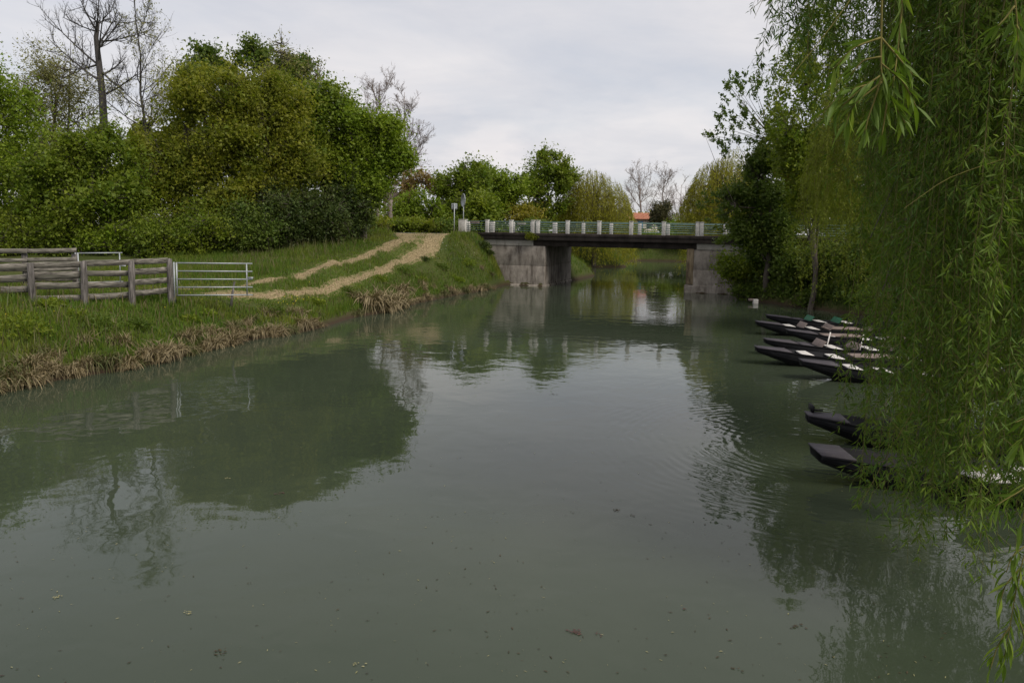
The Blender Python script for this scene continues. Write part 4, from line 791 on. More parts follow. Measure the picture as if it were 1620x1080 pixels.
spray('near hanging spray with large long leaves at the top', [[(1396, -60), (1394, 60), (1393, 125), (1405, 150), (1432, 195)], [(1393, 120), (1370, 135), (1340, 160), (1318, 185)], [(1393, 125), (1385, 155), (1372, 190), (1368, 215)], [(1430, -50, 0.1), (1425, 40, 0.1), (1418, 100, 0.05), (1412, 140)], [(1394, 90), (1365, 95), (1345, 120)], [(1394, 60), (1420, 90), (1445, 120)], [(1405, 150), (1400, 185), (1395, 215)], [(1393, 60), (1350, 75), (1318, 110)], [(1370, 135), (1335, 145), (1305, 175)], [(1393, 100), (1430, 130), (1450, 170)], [(1395, 130), (1350, 165), (1335, 205)]], 200, 2.35, 3, 0.085)
spray('near spray reaching in at the top right corner', [[(1600, -60), (1608, 20), (1612, 80)], [(1605, 10), (1590, 30), (1578, 42)], [(1608, 40), (1622, 70), (1630, 100)]], 22, 2.6, 4)
spray('near spray at the right edge level with the boats', [[(1690, 560), (1650, 640), (1622, 690), (1608, 712)], [(1650, 640), (1625, 660), (1606, 668)], [(1660, 720), (1625, 770), (1590, 790), (1575, 800)], [(1640, 770), (1620, 810), (1612, 850)]], 30, 2.9, 5)
spray('near drooping spray in the lower right corner', [[(1680, 700), (1640, 820), (1612, 900), (1600, 980), (1585, 1060)], [(1612, 900), (1590, 925), (1580, 960)], [(1604, 960), (1620, 1000), (1622, 1040)], [(1598, 990), (1578, 1020), (1566, 1060)], [(1625, 860), (1600, 880), (1592, 905)]], 60, 3.1, 6)

# long bare twigs crossing the sky at the top
for pts, d, r_ in (([(1352, -10), (1310, 50), (1260, 110), (1195, 195)], 7.0, 0.0055), ([(1214, -12), (1200, 6), (1186, 16)], 7.0, 0.0035), ([(1208, -2), (1200, 14), (1193, 30)], 7.0, 0.0025), ([(1640, 235), (1500, 280), (1430, 330)], 7.0, 0.005), ([(1500, 560), (1420, 690), (1360, 800)], 8.2, 0.006), ([(1530, 500), (1470, 640), (1440, 690)], 8.4, 0.006)):
    P3 = np.array([at(a, b_, d) for a, b_ in pts]); t0 = np.linspace(0, 1, len(P3)); tt = np.linspace(0, 1, 9); C = np.stack([np.interp(tt, t0, P3[:, j]) for j in range(3)], -1); C[1:-1] = (C[:-2]+2*C[1:-1]+C[2:])/4
    tw = MB(); tw.tubes(C[None], (r_*np.linspace(1, 0.4, 9))[None], 5); obj('bare_twig', tw.mesh('bare_twig', True), M['twig_yellow'], willow, keep=True)

# ------------------------------------------------------------------ grass and reeds
def blades(mbx, X, Y, H, wdt, rng, tone, lean=0.5, z=None):
    n = len(X); Z = terrain(X, Y) if z is None else z; az = rng.rand(n)*6.283; s = np.stack([np.cos(az), np.sin(az), np.zeros(n)], -1)
    az2 = rng.rand(n)*6.283; ln = np.stack([np.cos(az2), np.sin(az2), np.zeros(n)], -1)*(lean*rng.rand(n)*H)[:, None]
    b = np.stack([X, Y, Z-0.03], -1); m_ = b + ln*0.35 + np.array([0, 0, 1])*(H*0.6)[:, None]; t_ = b + ln + np.array([0, 0, 1])*H[:, None]
    far_ = Y > 30
    if far_.any():
        Wf = (s*wdt[:, None]*0.6)[far_]; i3 = np.arange(far_.sum())*3; mbx.add(np.stack([b[far_]-Wf, b[far_]+Wf, t_[far_]], 1).reshape(-1, 3), np.stack([i3, i3+1, i3+2], -1), np.stack([rng.rand(len(i3)), tone[far_], np.zeros(len(i3))], -1))
        nr = ~far_; b, m_, t_, s, wdt, tone = b[nr], m_[nr], t_[nr], s[nr], wdt[nr], tone[nr]; n = len(b)
        if n == 0: return
    W_ = (s*wdt[:, None]*0.5); V = np.stack([b-W_, b+W_, m_+W_*0.8, t_, m_-W_*0.8], 1).reshape(-1, 3); i = np.arange(n)*5
    A = np.stack([rng.rand(n), tone, np.zeros(n)], -1)
    mbx.add(V, np.stack([i, i+1, i+2, i+4], -1), A); mbx.add(np.zeros((0, 3)), (np.stack([i+4, i+2, i+3], -1) - len(V)), A)
def track_dist(x, y):
    d = np.full(len(x), 1e9)
    for i in range(0, len(TC), 2): d = np.minimum(d, np.hypot(x-TC[i, 0], y-TC[i, 1]))
    return d
rng = np.random.RandomState(9)
def field(n, x0, x1, y0, y1, dmin, dmax, hb, seed, material, name, lab, avoid=True, vv=None):
    rng = np.random.RandomState(seed); X = rng.uniform(x0, x1, n); Y = y0 + (y1-y0)*rng.rand(n)**1.0; sd_ = river_sd(X, Y)
    v = (X-BP[0])*BV[0]+(Y-BP[1])*BV[1]; u = (X-BP[0])*BU[0]+(Y-BP[1])*BU[1]
    kp = (sd_ > dmin) & (sd_ < dmax) & ~((v > -0.02) & (v < BW) & (u > -9)) & ~((np.abs(v-BW/2) < 3.2))
    # only what this stretch of bank can show
    pxx = CX + X/np.maximum(Y, 1)*F; kp &= (pxx > -150) & (pxx < 1800)
    if vv is not None: kp &= vv(X, Y, u, v)
    if avoid:
        td = track_dist(X, Y); rut = (np.abs(td-0.72) < 0.26+1.3*sstep(44, 52, Y)+0.2*(vnoise(X, Y, 1.5, 8)-0.5)); kp &= ~(rut & (rng.rand(n) < 0.93)); hm = np.clip(0.35+0.65*sstep(1.4, 2.3, td), 0.3, 1); hm = np.where(td < 0.5, 0.5, hm)
    else: hm = np.ones(n)
    X, Y, hm = X[kp], Y[kp], hm[kp]; m_ = len(X)
    big = vnoise(X, Y, 0.45, 21); tone = np.clip(0.15+0.9*vnoise(X, Y, 0.8, 22)*vnoise(X, Y, 0.21, 23)*1.6+0.2*rng.normal(size=m_), 0, 1)
    H = hb*(0.45+0.9*rng.rand(m_))*(0.5+1.1*big)*hm; mbx = MB(); blades(mbx, X, Y, H, 0.018+0.014*rng.rand(m_)+Y*0.0002, rng, tone, z=terrain(X, Y)+(0.05*(track_dist(X, Y) < 1.5) if avoid else 0))
    obj(name, mbx.mesh(name, attr=True), M[material], kind='stuff', label=lab, category='grass')
field(420000, -26, 6, 14, 55, 0.15, 12, 0.26, 1, 'grass', 'grass', 'long fresh green grass covering the left bank between water and wood')
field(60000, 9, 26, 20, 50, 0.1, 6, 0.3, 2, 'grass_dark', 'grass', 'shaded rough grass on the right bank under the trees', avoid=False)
field(60000, -2, 34, 60, 110, 0.1, 9, 0.4, 3, 'grass', 'grass', 'green grass on the river banks beyond the bridge', avoid=False)

field(26000, -26, 6, 14, 52, 0.5, 9, 0.5, 7, 'reed_mixed', 'dry_grass', 'scattered tall pale grass stems standing in the green bank grass')
def tussock_mesh(seed, n, H, spread, droop):
    rng = np.random.RandomState(seed); mbx = MB(); az = rng.rand(n)*6.283; D = np.stack([np.cos(az), np.sin(az), np.zeros(n)], -1); L_ = H*(0.5+0.7*rng.rand(n)); b = rng.normal(size=(n, 3))*np.array([0.16, 0.10, 0.0]); out = spread*rng.rand(n)**0.7
    k = 5; t = np.linspace(0, 1, k); P_ = b[:, None] + D[:, None]*(out*L_)[:, None, None]*(t**1.3)[None, :, None]; P_[:, :, 2] += L_[:, None]*(t*(1-droop*rng.uniform(0.25, 1.75, n)[:, None]*t**1.4)) - 0.02
    s = np.stack([-D[:, 1], D[:, 0], np.zeros(n)], -1)+rng.normal(size=(n, 3))*0.4; s /= np.linalg.norm(s, axis=1, keepdims=True); w_ = (0.010+0.008*rng.rand(n))[:, None]*np.array([1, 1, 0.85, 0.6, 0.08])[None]
    V = np.stack([P_-s[:, None]*w_[..., None], P_+s[:, None]*w_[..., None]], 2).reshape(-1, 3); i = np.arange(n*k*2).reshape(n, k, 2)
    q = np.stack([i[:, :-1, 0], i[:, :-1, 1], i[:, 1:, 1], i[:, 1:, 0]], -1).reshape(-1, 4); A = np.repeat(np.stack([rng.rand(n), rng.rand(n), np.zeros(n)], -1), k-1, axis=0); mbx.add(V, q, A)
    return mbx.mesh('reed_tussock', attr=True)
tus = [tussock_mesh(i, 330, 0.62, 0.9, 0.95) for i in range(4)] + [tussock_mesh(10+i, 260, 0.55, 1.0, 1.1) for i in range(2)]
for m_ in tus[:4]: m_.materials.append(M['reed'])
for m_ in tus[4:]: m_.materials.append(M['reed_mixed'])
rng = np.random.RandomState(31)
spots = []
def edge_point(px):
    a = np.array([(0, 622), (60, 607), (120, 596), (200, 585), (265, 571), (330, 553), (400, 537), (470, 527), (510, 518), (560, 502), (610, 494), (660, 480), (720, 467), (770, 459), (800, 455)])
    return flat(px, np.interp(px, a[:, 0], a[:, 1]), 0)
px = -60
while px < 786:
    if 0 <= px:
        p = edge_point(px)
    else: p = flat(px, 622-px*0.25, 0)
    dens = 1.0
    if 508 < px < 560: dens = 0.25
    if rng.rand() < dens: spots.append((p, rng.uniform(0.6, 1.15) if px < 500 or px > 565 else 0.5, px))
    px += rng.uniform(7, 22)*(25/max(p[1], 18))
GT = 'dry reed tussocks along the left waterline'
for p, s, px in spots:
    n_ = np.array([-0.55, 0.83]) if p[1] < 45 else np.array([-0.3, 0.95])
    off = rng.uniform(0.05, 0.3); q_ = p[:2] + n_*off
    big = 575 < px < 645
    if big: s = rng.uniform(1.15, 1.7); q_ = p[:2]+n_*rng.uniform(0.15, 0.9)
    if px > 650: s *= 0.85
    o = bpy.data.objects.new('reed_tussock', tus[rng.randint(4 if 575 < px < 645 else 6)]); COL.objects.link(o); o.location = (q_[0], q_[1], gz(q_[0], q_[1])-0.03); o.rotation_euler = (rng.uniform(-0.15, 0.3), rng.uniform(-0.15, 0.15), rng.uniform(0, 6.28)); o.scale = (s*1.1, s*1.1, s)
    o['category'] = 'reeds'; o['group'] = GT if not big else 'tall dry tussocks of the large clump before the slope'
    o['label'] = 'dry brown reed tussock drooping over the left waterline' if not big else 'tall dry brown tussock of the large clump halfway to the bridge'
# second row a little up the bank
for i in range(40):
    px = rng.uniform(-40, 560) if i < 28 else rng.uniform(600, 790); p = edge_point(max(px, 0)) if px >= 0 else flat(px, 622-px*0.25, 0); q_ = p[:2]+np.array([-0.5, 0.85])*rng.uniform(0.6, 1.3); s = rng.uniform(0.55, 0.95)
    o = bpy.data.objects.new('reed_tussock', tus[4+rng.randint(2)] if rng.rand() < 0.6 else tus[rng.randint(4)]); COL.objects.link(o); o.location = (q_[0], q_[1], gz(q_[0], q_[1])-0.05); o.rotation_euler = (rng.uniform(-0.15, 0.2), 0, rng.uniform(0, 6.28)); o.scale = (s, s, s)
    o['category'] = 'reeds'; o['group'] = 'half green tussocks on the slope above the waterline'; o['label'] = 'half green tussock growing in grass just above the waterline reeds'
# weeds, umbels and buttercups
def weed(px, py, r, n, leaf, lab, name='weed', cat='plant', flowers=None, seed=0, size=0.09, grp=None):
    rng = np.random.RandomState(seed+500); p = hit(px, py); root = empty(name, p, lab, cat, grp); mbx = MB(); dd = rng.normal(size=(n, 3)); dd /= np.linalg.norm(dd, axis=1, keepdims=True); dd[:, 2] = np.abs(dd[:, 2])
    C = p + dd*np.array([r, r*0.8, r*0.75])*rng.rand(n, 1)**0.5; C[:, 2] = np.maximum(C[:, 2], terrain(C[:, 0], C[:, 1])+0.03); leaves(mbx, C, dd+rng.normal(size=(n, 3))*0.6, size*(0.6+0.8*rng.rand(n)), 0.5, rng)
    obj('foliage', mbx.mesh('foliage', attr=True), LM[leaf], root, keep=True)
weed(80, 492, 0.55, 420, 'green', 'broad leaved weed at the foot of the first fence post', seed=1, size=0.16); weed(160, 520, 0.7, 500, 'dark', 'dark leafy weed patch on the bank below the fence', seed=2); weed(35, 530, 0.9, 800, 'green', 'leafy herb patch on the bank below the fence end', seed=3)
weed(640, 432, 0.6, 400, 'dark', 'dark thistle clump on the slope below the track', seed=4); weed(672, 412, 0.4, 260, 'deep', 'dark low clump near the top of the bridge slope', seed=5); weed(762, 392, 0.75, 900, 'deep', 'dark ivy clump clinging beside the left abutment', seed=6, size=0.12); weed(772, 402, 0.5, 500, 'deep', 'small ivy clump just below the ivy beside the abutment', seed=7, size=0.12)
weed(740, 420, 0.7, 600, 'green', 'pale leafy herb patch in front of the left abutment', seed=8)
for i_, (px_, py_, r_, lf_, w_) in enumerate([(120, 505, 0.45, 'green', 'below the second fence post'), (220, 520, 0.5, 'dark', 'on the bank below the third fence post'), (300, 510, 0.4, 'green', 'on the bank below the large steel gate'), (330, 500, 0.35, 'lime', 'just left of the leaning stake'), (430, 495, 0.5, 'dark', 'left of the yellow flowers'), (500, 482, 0.45, 'green', 'right of the yellow flowers'), (550, 462, 0.4, 'dark', 'above the bare bit of shore'), (600, 445, 0.5, 'green', 'above the large dry reed clump'), (665, 445, 0.5, 'green', 'halfway up the slope before the bridge'), (700, 425, 0.5, 'dark', 'high on the slope before the bridge'), (725, 445, 0.45, 'lime', 'low on the slope beside the abutment')]):
    weed(px_, py_, r_, int(700*r_), lf_, 'leafy weed clump in the grass '+w_, seed=20+i_, size=0.1, grp='weed clumps on the left bank')
def dots(name, lab, m_, regions, sz, seed):
    rng = np.random.RandomState(seed); mbx = MB()
    for (px, py, rx, ry, n) in regions:
        for i in range(n):
            p = hit(px+rng.normal()*rx, py+rng.normal()*ry)
            if p[2] < 0.2 or p[1] > 70: continue
            z = p[2] + rng.uniform(0.12, 0.34); s = sz*rng.uniform(0.6, 1.3); a = rng.rand()*6.28
            V = [(p[0]+s*math.cos(a+j*1.2566), p[1]+s*math.sin(a+j*1.2566), z+0.01*rng.normal()) for j in range(5)]+[(p[0], p[1], z-s*0.4)]
            mbx.add(V, [(5, j, (j+1) % 5) for j in range(5)])
    obj(name, mbx, m_, kind='stuff', label=lab, category='flowers')
dots('buttercups', 'small yellow flowers scattered in the bank grass', M['petal_yellow'], [(462, 482, 14, 5, 60), (15, 505, 14, 6, 18), (70, 510, 40, 8, 12), (280, 480, 90, 12, 12), (520, 460, 70, 12, 10)], 0.017, 1)
dots('white_umbels', 'white flower heads dotted over the grassy slope by the bridge', M['petal_white'], [(712, 400, 16, 12, 30), (735, 415, 14, 10, 20), (90, 492, 25, 6, 8), (690, 385, 14, 6, 10)], 0.022, 2)

# ------------------------------------------------------------------ fences and gates
def rotx(a): return np.array([[1, 0, 0], [0, math.cos(a), -math.sin(a)], [0, math.sin(a), math.cos(a)]])
def plank(p0, p1, h, th, root, material, seed, name='rail'):
    rng = np.random.RandomState(seed); p0 = np.array(p0, float); p1 = np.array(p1, float); k = 9; t = np.linspace(0, 1, k)
    c = p0[None]*(1-t[:, None])+p1[None]*t[:, None]; ax = (p1-p0)/np.linalg.norm(p1-p0); nrm = np.cross(ax, [0, 0, 1]); nrm /= np.linalg.norm(nrm)
    V = []
    sag = rng.uniform(-0.02, 0.015)
    for j in range(k):
        hh = h*(1+rng.uniform(-0.09, 0.07)); tw_ = rng.uniform(-0.02, 0.02); z0 = sag*math.sin(math.pi*t[j])
        for a, b_ in ((-1, -1), (1, -1), (1, 0.9), (0.8, 1), (-0.8, 1), (-1, 0.9)):
            V.append(c[j] + nrm*(a*th/2+tw_*b_*0.3) + np.array([0, 0, b_*hh/2+z0+rng.uniform(-0.004, 0.004)]))
    i = np.arange(k*6).reshape(k, 6); q = [(i[j, m], i[j, (m+1) % 6], i[j+1, (m+1) % 6], i[j+1, m]) for j in range(k-1) for m in range(6)]
    mb = MB(); mb.add(np.array(V)-p0, q); mb.F.append(np.array([[0, 5, 4, 3, 2, 1]])); mb.A.append(np.zeros((1, 3))); mb.F.append(np.array([i[-1].tolist()])); mb.A.append(np.zeros((1, 3)))
    o = obj(name, mb, material, root)
    o.location = Vector(p0) - root.location
    return o
def fence_post(x, y, z0, h, w_, root, seed, name='fence_post', material=None):
    rng = np.random.RandomState(seed); k = 6; V = []; r_ = w_/2; lx, ly = rng.uniform(-0.03, 0.03, 2)
    for j in range(k):
        t = j/(k-1); rr = r_*(1.0+rng.uniform(-0.07, 0.07))*(1 if j < k-1 else 0.86)
        for m in range(8):
            a = m/8*6.283+0.39; V.append((lx*t+rr*math.cos(a)*(1.08 if m % 2 else 1), ly*t+rr*math.sin(a), -0.35+(h+0.35)*t + (rng.uniform(-0.02, 0.02) if j == k-1 else 0)))
    i = np.arange(k*8).reshape(k, 8); q = [(i[j, m], i[j, (m+1) % 8], i[j+1, (m+1) % 8], i[j+1, m]) for j in range(k-1) for m in range(8)]; mb = MB(); mb.add(V, q); mb.F.append(np.array([i[-1].tolist()])); mb.A.append(np.zeros((1, 3)))
    o = obj(name, mb, material or M['old_post'], root); o.location = Vector((x, y, z0)) - root.location; return o
def pt(px, d): p = at(px, 400, d); return np.array([p[0], p[1]])
fp = [(-125, 21.8), (-38, 22.3), (48, 22.9), (131, 23.5), (206, 24.1), (268, 25.3)]
FP = [pt(a, b_) for a, b_ in fp]
f1 = empty('wooden_fence', (FP[-1][0], FP[-1][1], gz(*FP[-1])), 'weathered grey plank fence nearest the water ending at the steel gate', 'fence')
tops = [at(a, t_, d_)[2] for (a, d_), t_ in zip(fp, (418, 417, 416, 413, 413, 409))]
for i, (p, zt) in enumerate(zip(FP, tops)):
    z0 = gz(*p); fence_post(p[0], p[1], z0, zt-z0, 0.205 if i < 5 else 0.19, f1, i)
rail_px = {0: [(428, 13), (445, 13), (461, 11), (482, 12)], 1: [(426, 12), (443, 12), (459, 11), (480, 12)], 2: [(420, 10), (436, 12), (452, 11), (473, 11)], 3: [(416.5, 9.5), (432, 9), (451.5, 10), (470, 10)], 4: [(414.5, 9), (430, 10), (447, 9), (464, 9)]}
end_px = {0: [(427, 0), (444, 0), (460, 0), (481, 0)], 1: [(421, 0), (439, 0), (457, 0), (480, 0)], 2: [(418, 0), (434, 0), (451, 0), (472, 0)], 3: [(415, 0), (432, 0), (450, 0), (466, 0)], 4: [(412, 0), (427, 0), (443, 0), (459, 0)]}
for b_ in range(5):
    for j in range(4):
        a0, d0 = fp[b_]; a1, d1 = fp[b_+1]; P0 = at(a0, rail_px[b_][j][0], d0+0.12); P1 = at(a1, end_px[b_][j][0], d1+0.12) if b_ < 4 else at(a1-3, end_px[b_][j][0], d1-0.02)
        plank(P0, P1, rail_px[b_][j][1]*d0/F, 0.04, f1, M['old_wood'], b_*10+j)
f2d = 27.5; fp2 = [(-90, 26.5), (40, 27.2), (118, 27.9)]
FP2 = [pt(a, b_) for a, b_ in fp2]
f2 = empty('wooden_fence', (FP2[1][0], FP2[1][1], gz(*FP2[1])), 'second weathered plank fence behind, ending at the small steel gate', 'fence')
for i, ((a, d_), p, tpx) in enumerate(zip(fp2, FP2, (399, 399, 402))):
    z0 = gz(*p); fence_post(p[0], p[1], z0, at(a, tpx, d_)[2]-z0, 0.22, f2, 20+i)
for b_ in range(2):
    for j, (y0, y1, h) in enumerate([(397.5, 396, 7.5), (413, 410.5, 6.5), (428, 425, 6.5), (446, 441, 7)]):
        a0, d0 = fp2[b_]; a1, d1 = fp2[b_+1]; P0 = at(a0, y0 if b_ == 0 else y1+1, d0-0.12); P1 = at(a1+3, y1 if b_ == 1 else y1+1, d1-0.12); plank(P0, P1, h*d0/F, 0.05, f2, M['old_wood'], 50+b_*10+j)
def gate(name, lab, L0, L1, tops_, bots, n, root_px, extra):
    """L0/L1 = (px, depth) of both uprights"""
    A0 = at(L0[0], tops_[0], L0[1]); A1 = at(L1[0], tops_[1], L1[1]); B0 = at(L0[0], bots[0], L0[1]); root = empty(name, (A0[0], A0[1], gz(A0[0], A0[1])), lab, 'gate'); rl = np.array(root.location)
    A1 = A1.copy(); H = A0[2]-B0[2]; dv = A1-A0; dv[2] *= 1
    ext = A0 + dv*extra
    for j in range(n):
        z = -H*(j/(n-1))*1.0; mb = MB(); mb.tube([A0+[0, 0, z]-rl, ext+[0, 0, z]-rl], 0.024, 8); obj('gate_bar', mb, M['galv'], root, smooth=True)
    for k_, P0 in enumerate((A0, A1)):
        mb = MB(); mb.tube([P0+[0, 0, 0.02]-rl, P0+[0, 0, -H-0.03]-rl], 0.032 if k_ == 0 else 0.024, 8); obj('gate_upright', mb, M['galv'], root, smooth=True)
    mb = MB(); mb.box((A1+np.array([0.12, 0, -H*0.45])-rl), (0.22, 0.03, 0.05)); obj('latch', mb, M['galv'], root)
    mb = MB(); q0 = A0 + np.array([-0.09, 0.0, 0.03]) - rl; mb.tube([q0, q0+[0, 0, -H-0.35]], 0.032, 8); obj('hinge_post', mb, M['galv'], root, smooth=True)
gate('steel_gate', 'large galvanised five bar gate beside the wooden corner post', (279, 25.4), (390, 26.2), (416, 417), (467, 466), 5, 0, 1.085)
gate('steel_gate', 'small galvanised gate standing behind the fence on the left', (123, 28.2), (189, 28.9), (400.5, 400), (447, 446), 4, 0, 1.07)
p = hit(364, 488); st_ = MB(); tp2 = at(371, 445, p[1]+0.1); st_.tubes(np.array([[(0, 0, -0.2), tuple((tp2-p)*0.5), tuple(tp2-p)]]), np.array([[0.05, 0.045, 0.035]]), 7, cap=True)
o = obj('wooden_stake', st_, M['old_post'], None, smooth=True, label='short dark stake leaning right on the bank before the steel gate', category='stake'); o.location = p

# ------------------------------------------------------------------ road signs
def sign(kind, px, d, top, lab, w_, h_, rz):
    x, y = at(px, 365, d)[:2]; z = max(gz(x, y), 3.2); zt = at(px, top, d)[2]; root = empty('road_sign', (x, y, z), lab, 'road sign'); root.rotation_euler = (0, 0, rz)
    mb = MB(); mb.tube([(0, 0, -0.3), (0, 0, zt-z-0.02)], 0.035, 10); obj('sign_post', mb, M['galv'], root, smooth=True)
    if kind == 'rect':
        mb = MB(); mb.box((0, 0.075, zt-z-h_/2-0.04), (w_, 0.03, h_)); o = obj('sign_plate', mb, M['galv'], root); bevel(o, 0.01)
        for dz in (0.12, h_-0.05):
            mb = MB(); mb.box((0, 0.045, zt-z-dz), (w_*0.8, 0.025, 0.04)); obj('bracket', mb, M['galv'], root)
    else:
        a = np.linspace(0, 2*np.pi, 33)[:-1]; mb = MB()
        for r0, yy in ((w_/2, -0.065), (w_/2, -0.035)): pass
        V = [(w_/2*math.cos(t), yy, zt-z-h_/2-0.02+w_/2*math.sin(t)) for yy in (-0.065, -0.035) for t in a]
        mb.add(V, [(i, (i+1) % 32, 32+(i+1) % 32, 32+i) for i in range(32)]); mb.F.append(np.array([list(range(32))])); mb.A.append(np.zeros((1, 3))); mb.F.append(np.array([list(range(63, 31, -1))])); mb.A.append(np.zeros((1, 3)))
        obj('sign_plate', mb, M['galv'], root, label='round plate seen nearly edge on')
        mb = MB(); mb.tube([(w_/2*math.cos(t)*0.99, -0.03, zt-z-h_/2-0.02+w_/2*math.sin(t)*0.99) for t in np.linspace(0, 2*np.pi, 33)], 0.022, 6); obj('rim', mb, M['galv'], root)
sign('rect', 718.5, 54.0, 321, 'grey back of a small rectangular sign on a post left of the bridge', 0.42, 0.42, 0.1)
sign('round', 733, 57.5, 306, 'round road sign seen almost edge on behind the end post', 1.0, 1.0, R(-68))

# planters on the rails
def planter(px, py, d, w_, lab, flower):
    c = at(px, py, d); root = empty('planter_box', c, lab, 'planter', rz=-BR)
    mb = MB(); mb.box((0, 0, 0.08), (w_, 0.2, 0.18), taper=1.12); o = obj('box', mb, M['seat_wood'] if flower else M['conc_pale'], root); bevel(o, 0.01)
    rng = np.random.RandomState(int(px)); mbx = MB(); n = 120; C = np.stack([rng.uniform(-w_/2, w_/2, n), rng.uniform(-0.1, 0.1, n), rng.uniform(0.16, 0.3, n)], -1); leaves(mbx, C, rng.normal(size=(n, 3)), 0.06*np.ones(n), 0.6, rng); obj('plants', mbx.mesh('plants', attr=True), LM['gold' if flower else 'green'], root)
planter(751, 353.5, br(u_of(751, VF), VF)[1]-0.35, 0.72, 'ochre planter box on the bridge rail nearest the end post', True)
planter(825, 356, br(u_of(825, VF), VF)[1]-0.35, 0.62, 'pale planter box on the bridge rail by the third post', False)
fernroot = empty('fern', tuple(np.r_[br(-1.0, -0.28), 3.45]), 'small shrub rooted in the bridge edge above the abutment corner', 'plant'); mbx = MB(); rng = np.random.RandomState(4)
ellipse_leaves(np.r_[br(-0.9, -0.32), 3.48], (0.55, 0.2, 0.25), 420, 0.10, rng, mbx); ellipse_leaves(np.r_[br(-1.1, -0.3), 3.7], (0.35, 0.15, 0.12), 120, 0.09, rng, mbx); obj('foliage', mbx.mesh('foliage', attr=True), LM['olive'], fernroot, keep=True)

# ------------------------------------------------------------------ small house with tiled roof
hx, hy = at(1012, 365, 118)[:2]; hz = gz(hx, hy)
house = empty('house', (hx, hy, hz), 'small pale house with an orange tiled roof seen over the bridge', 'house')
zt = at(1012, 337.5, 118)[2]-hz; ze = at(1012, 347, 118)[2]-hz
mb = MB(); mb.box((0.6, 2.2, (ze-0.5)/2), (4.4, 4.2, ze+0.5)); obj('wall', mb, M['render_wall'], house)
mb = MB(); mb.box((0.1, 0.07, ze-1.05), (0.8, 0.08, 1.5)); obj('shutter', mb, M['blue_paint'], house, label='blue door shutter')
mb = MB(); mb.box((1.5, 0.08, ze-0.9), (0.8, 0.06, 1.0)); obj('window', mb, M['dark_glass'], house)
RS = math.atan2(zt-ze, 2.4)
roof = obj('roof', MB_ := (lambda m_: (m_.add([(-1.9, -0.25, ze-0.02), (3.1, -0.25, ze-0.02), (3.1, 2.2, zt-0.05), (-1.9, 2.2, zt-0.05), (3.1, 4.7, ze-0.02), (-1.9, 4.7, ze-0.02)], [(0, 1, 2, 3), (3, 2, 4, 5)]), m_)[1])(MB()), M['roof_tile'], house)
mb = MB()
for i in range(24):
    x_ = -1.8+i*0.21; mb.tubes(np.array([[(x_, -0.3, ze), (x_, 1.0, ze+(zt-ze)*0.52), (x_, 2.25, zt)]]), np.array([[0.085, 0.085, 0.085]]), 6)
mb.tubes(np.array([[(-1.95, 2.22, zt+0.02), (0.5, 2.22, zt+0.02), (3.15, 2.22, zt+0.02)]]), np.array([[0.12, 0.12, 0.12]]), 6)
obj('tile_rows', mb, M['roof_tile'], roof, kind='stuff')

# ------------------------------------------------------------------ boats
def hull_mesh(L_, bw=0.4, beam=0.54, bot=0.42, sheer=0.3):
    """open punt, bow at x=0, stern at x=L_; returns outline stations"""
    xs = np.array([0.0, 0.5, 1.0, 1.6, 2.4, 3.2, 4.0, L_-0.8, L_-0.3, L_])
    t = xs/L_; wt = beam*np.interp(t, [0, 0.18, 0.42, 0.75, 1], [bw, 0.78, 1.0, 0.95, 0.66]); wb = wt*np.interp(t, [0, 0.2, 0.5, 1], [0.78, 0.72, 0.72, 0.7])
    zt = 0.29+0.22*np.clip(1-xs/2.4, 0, 1)+0.10*np.clip((xs-L_+1.2)/1.2, 0, 1)**1.5; zb = np.interp(xs, [0, 0.5, 1.0, 1.6, 2.4, L_-1.0, L_], [0.38, 0.20, 0.03, -0.10, -0.13, -0.12, 0.10])
    return xs, wt, wb, zt, zb
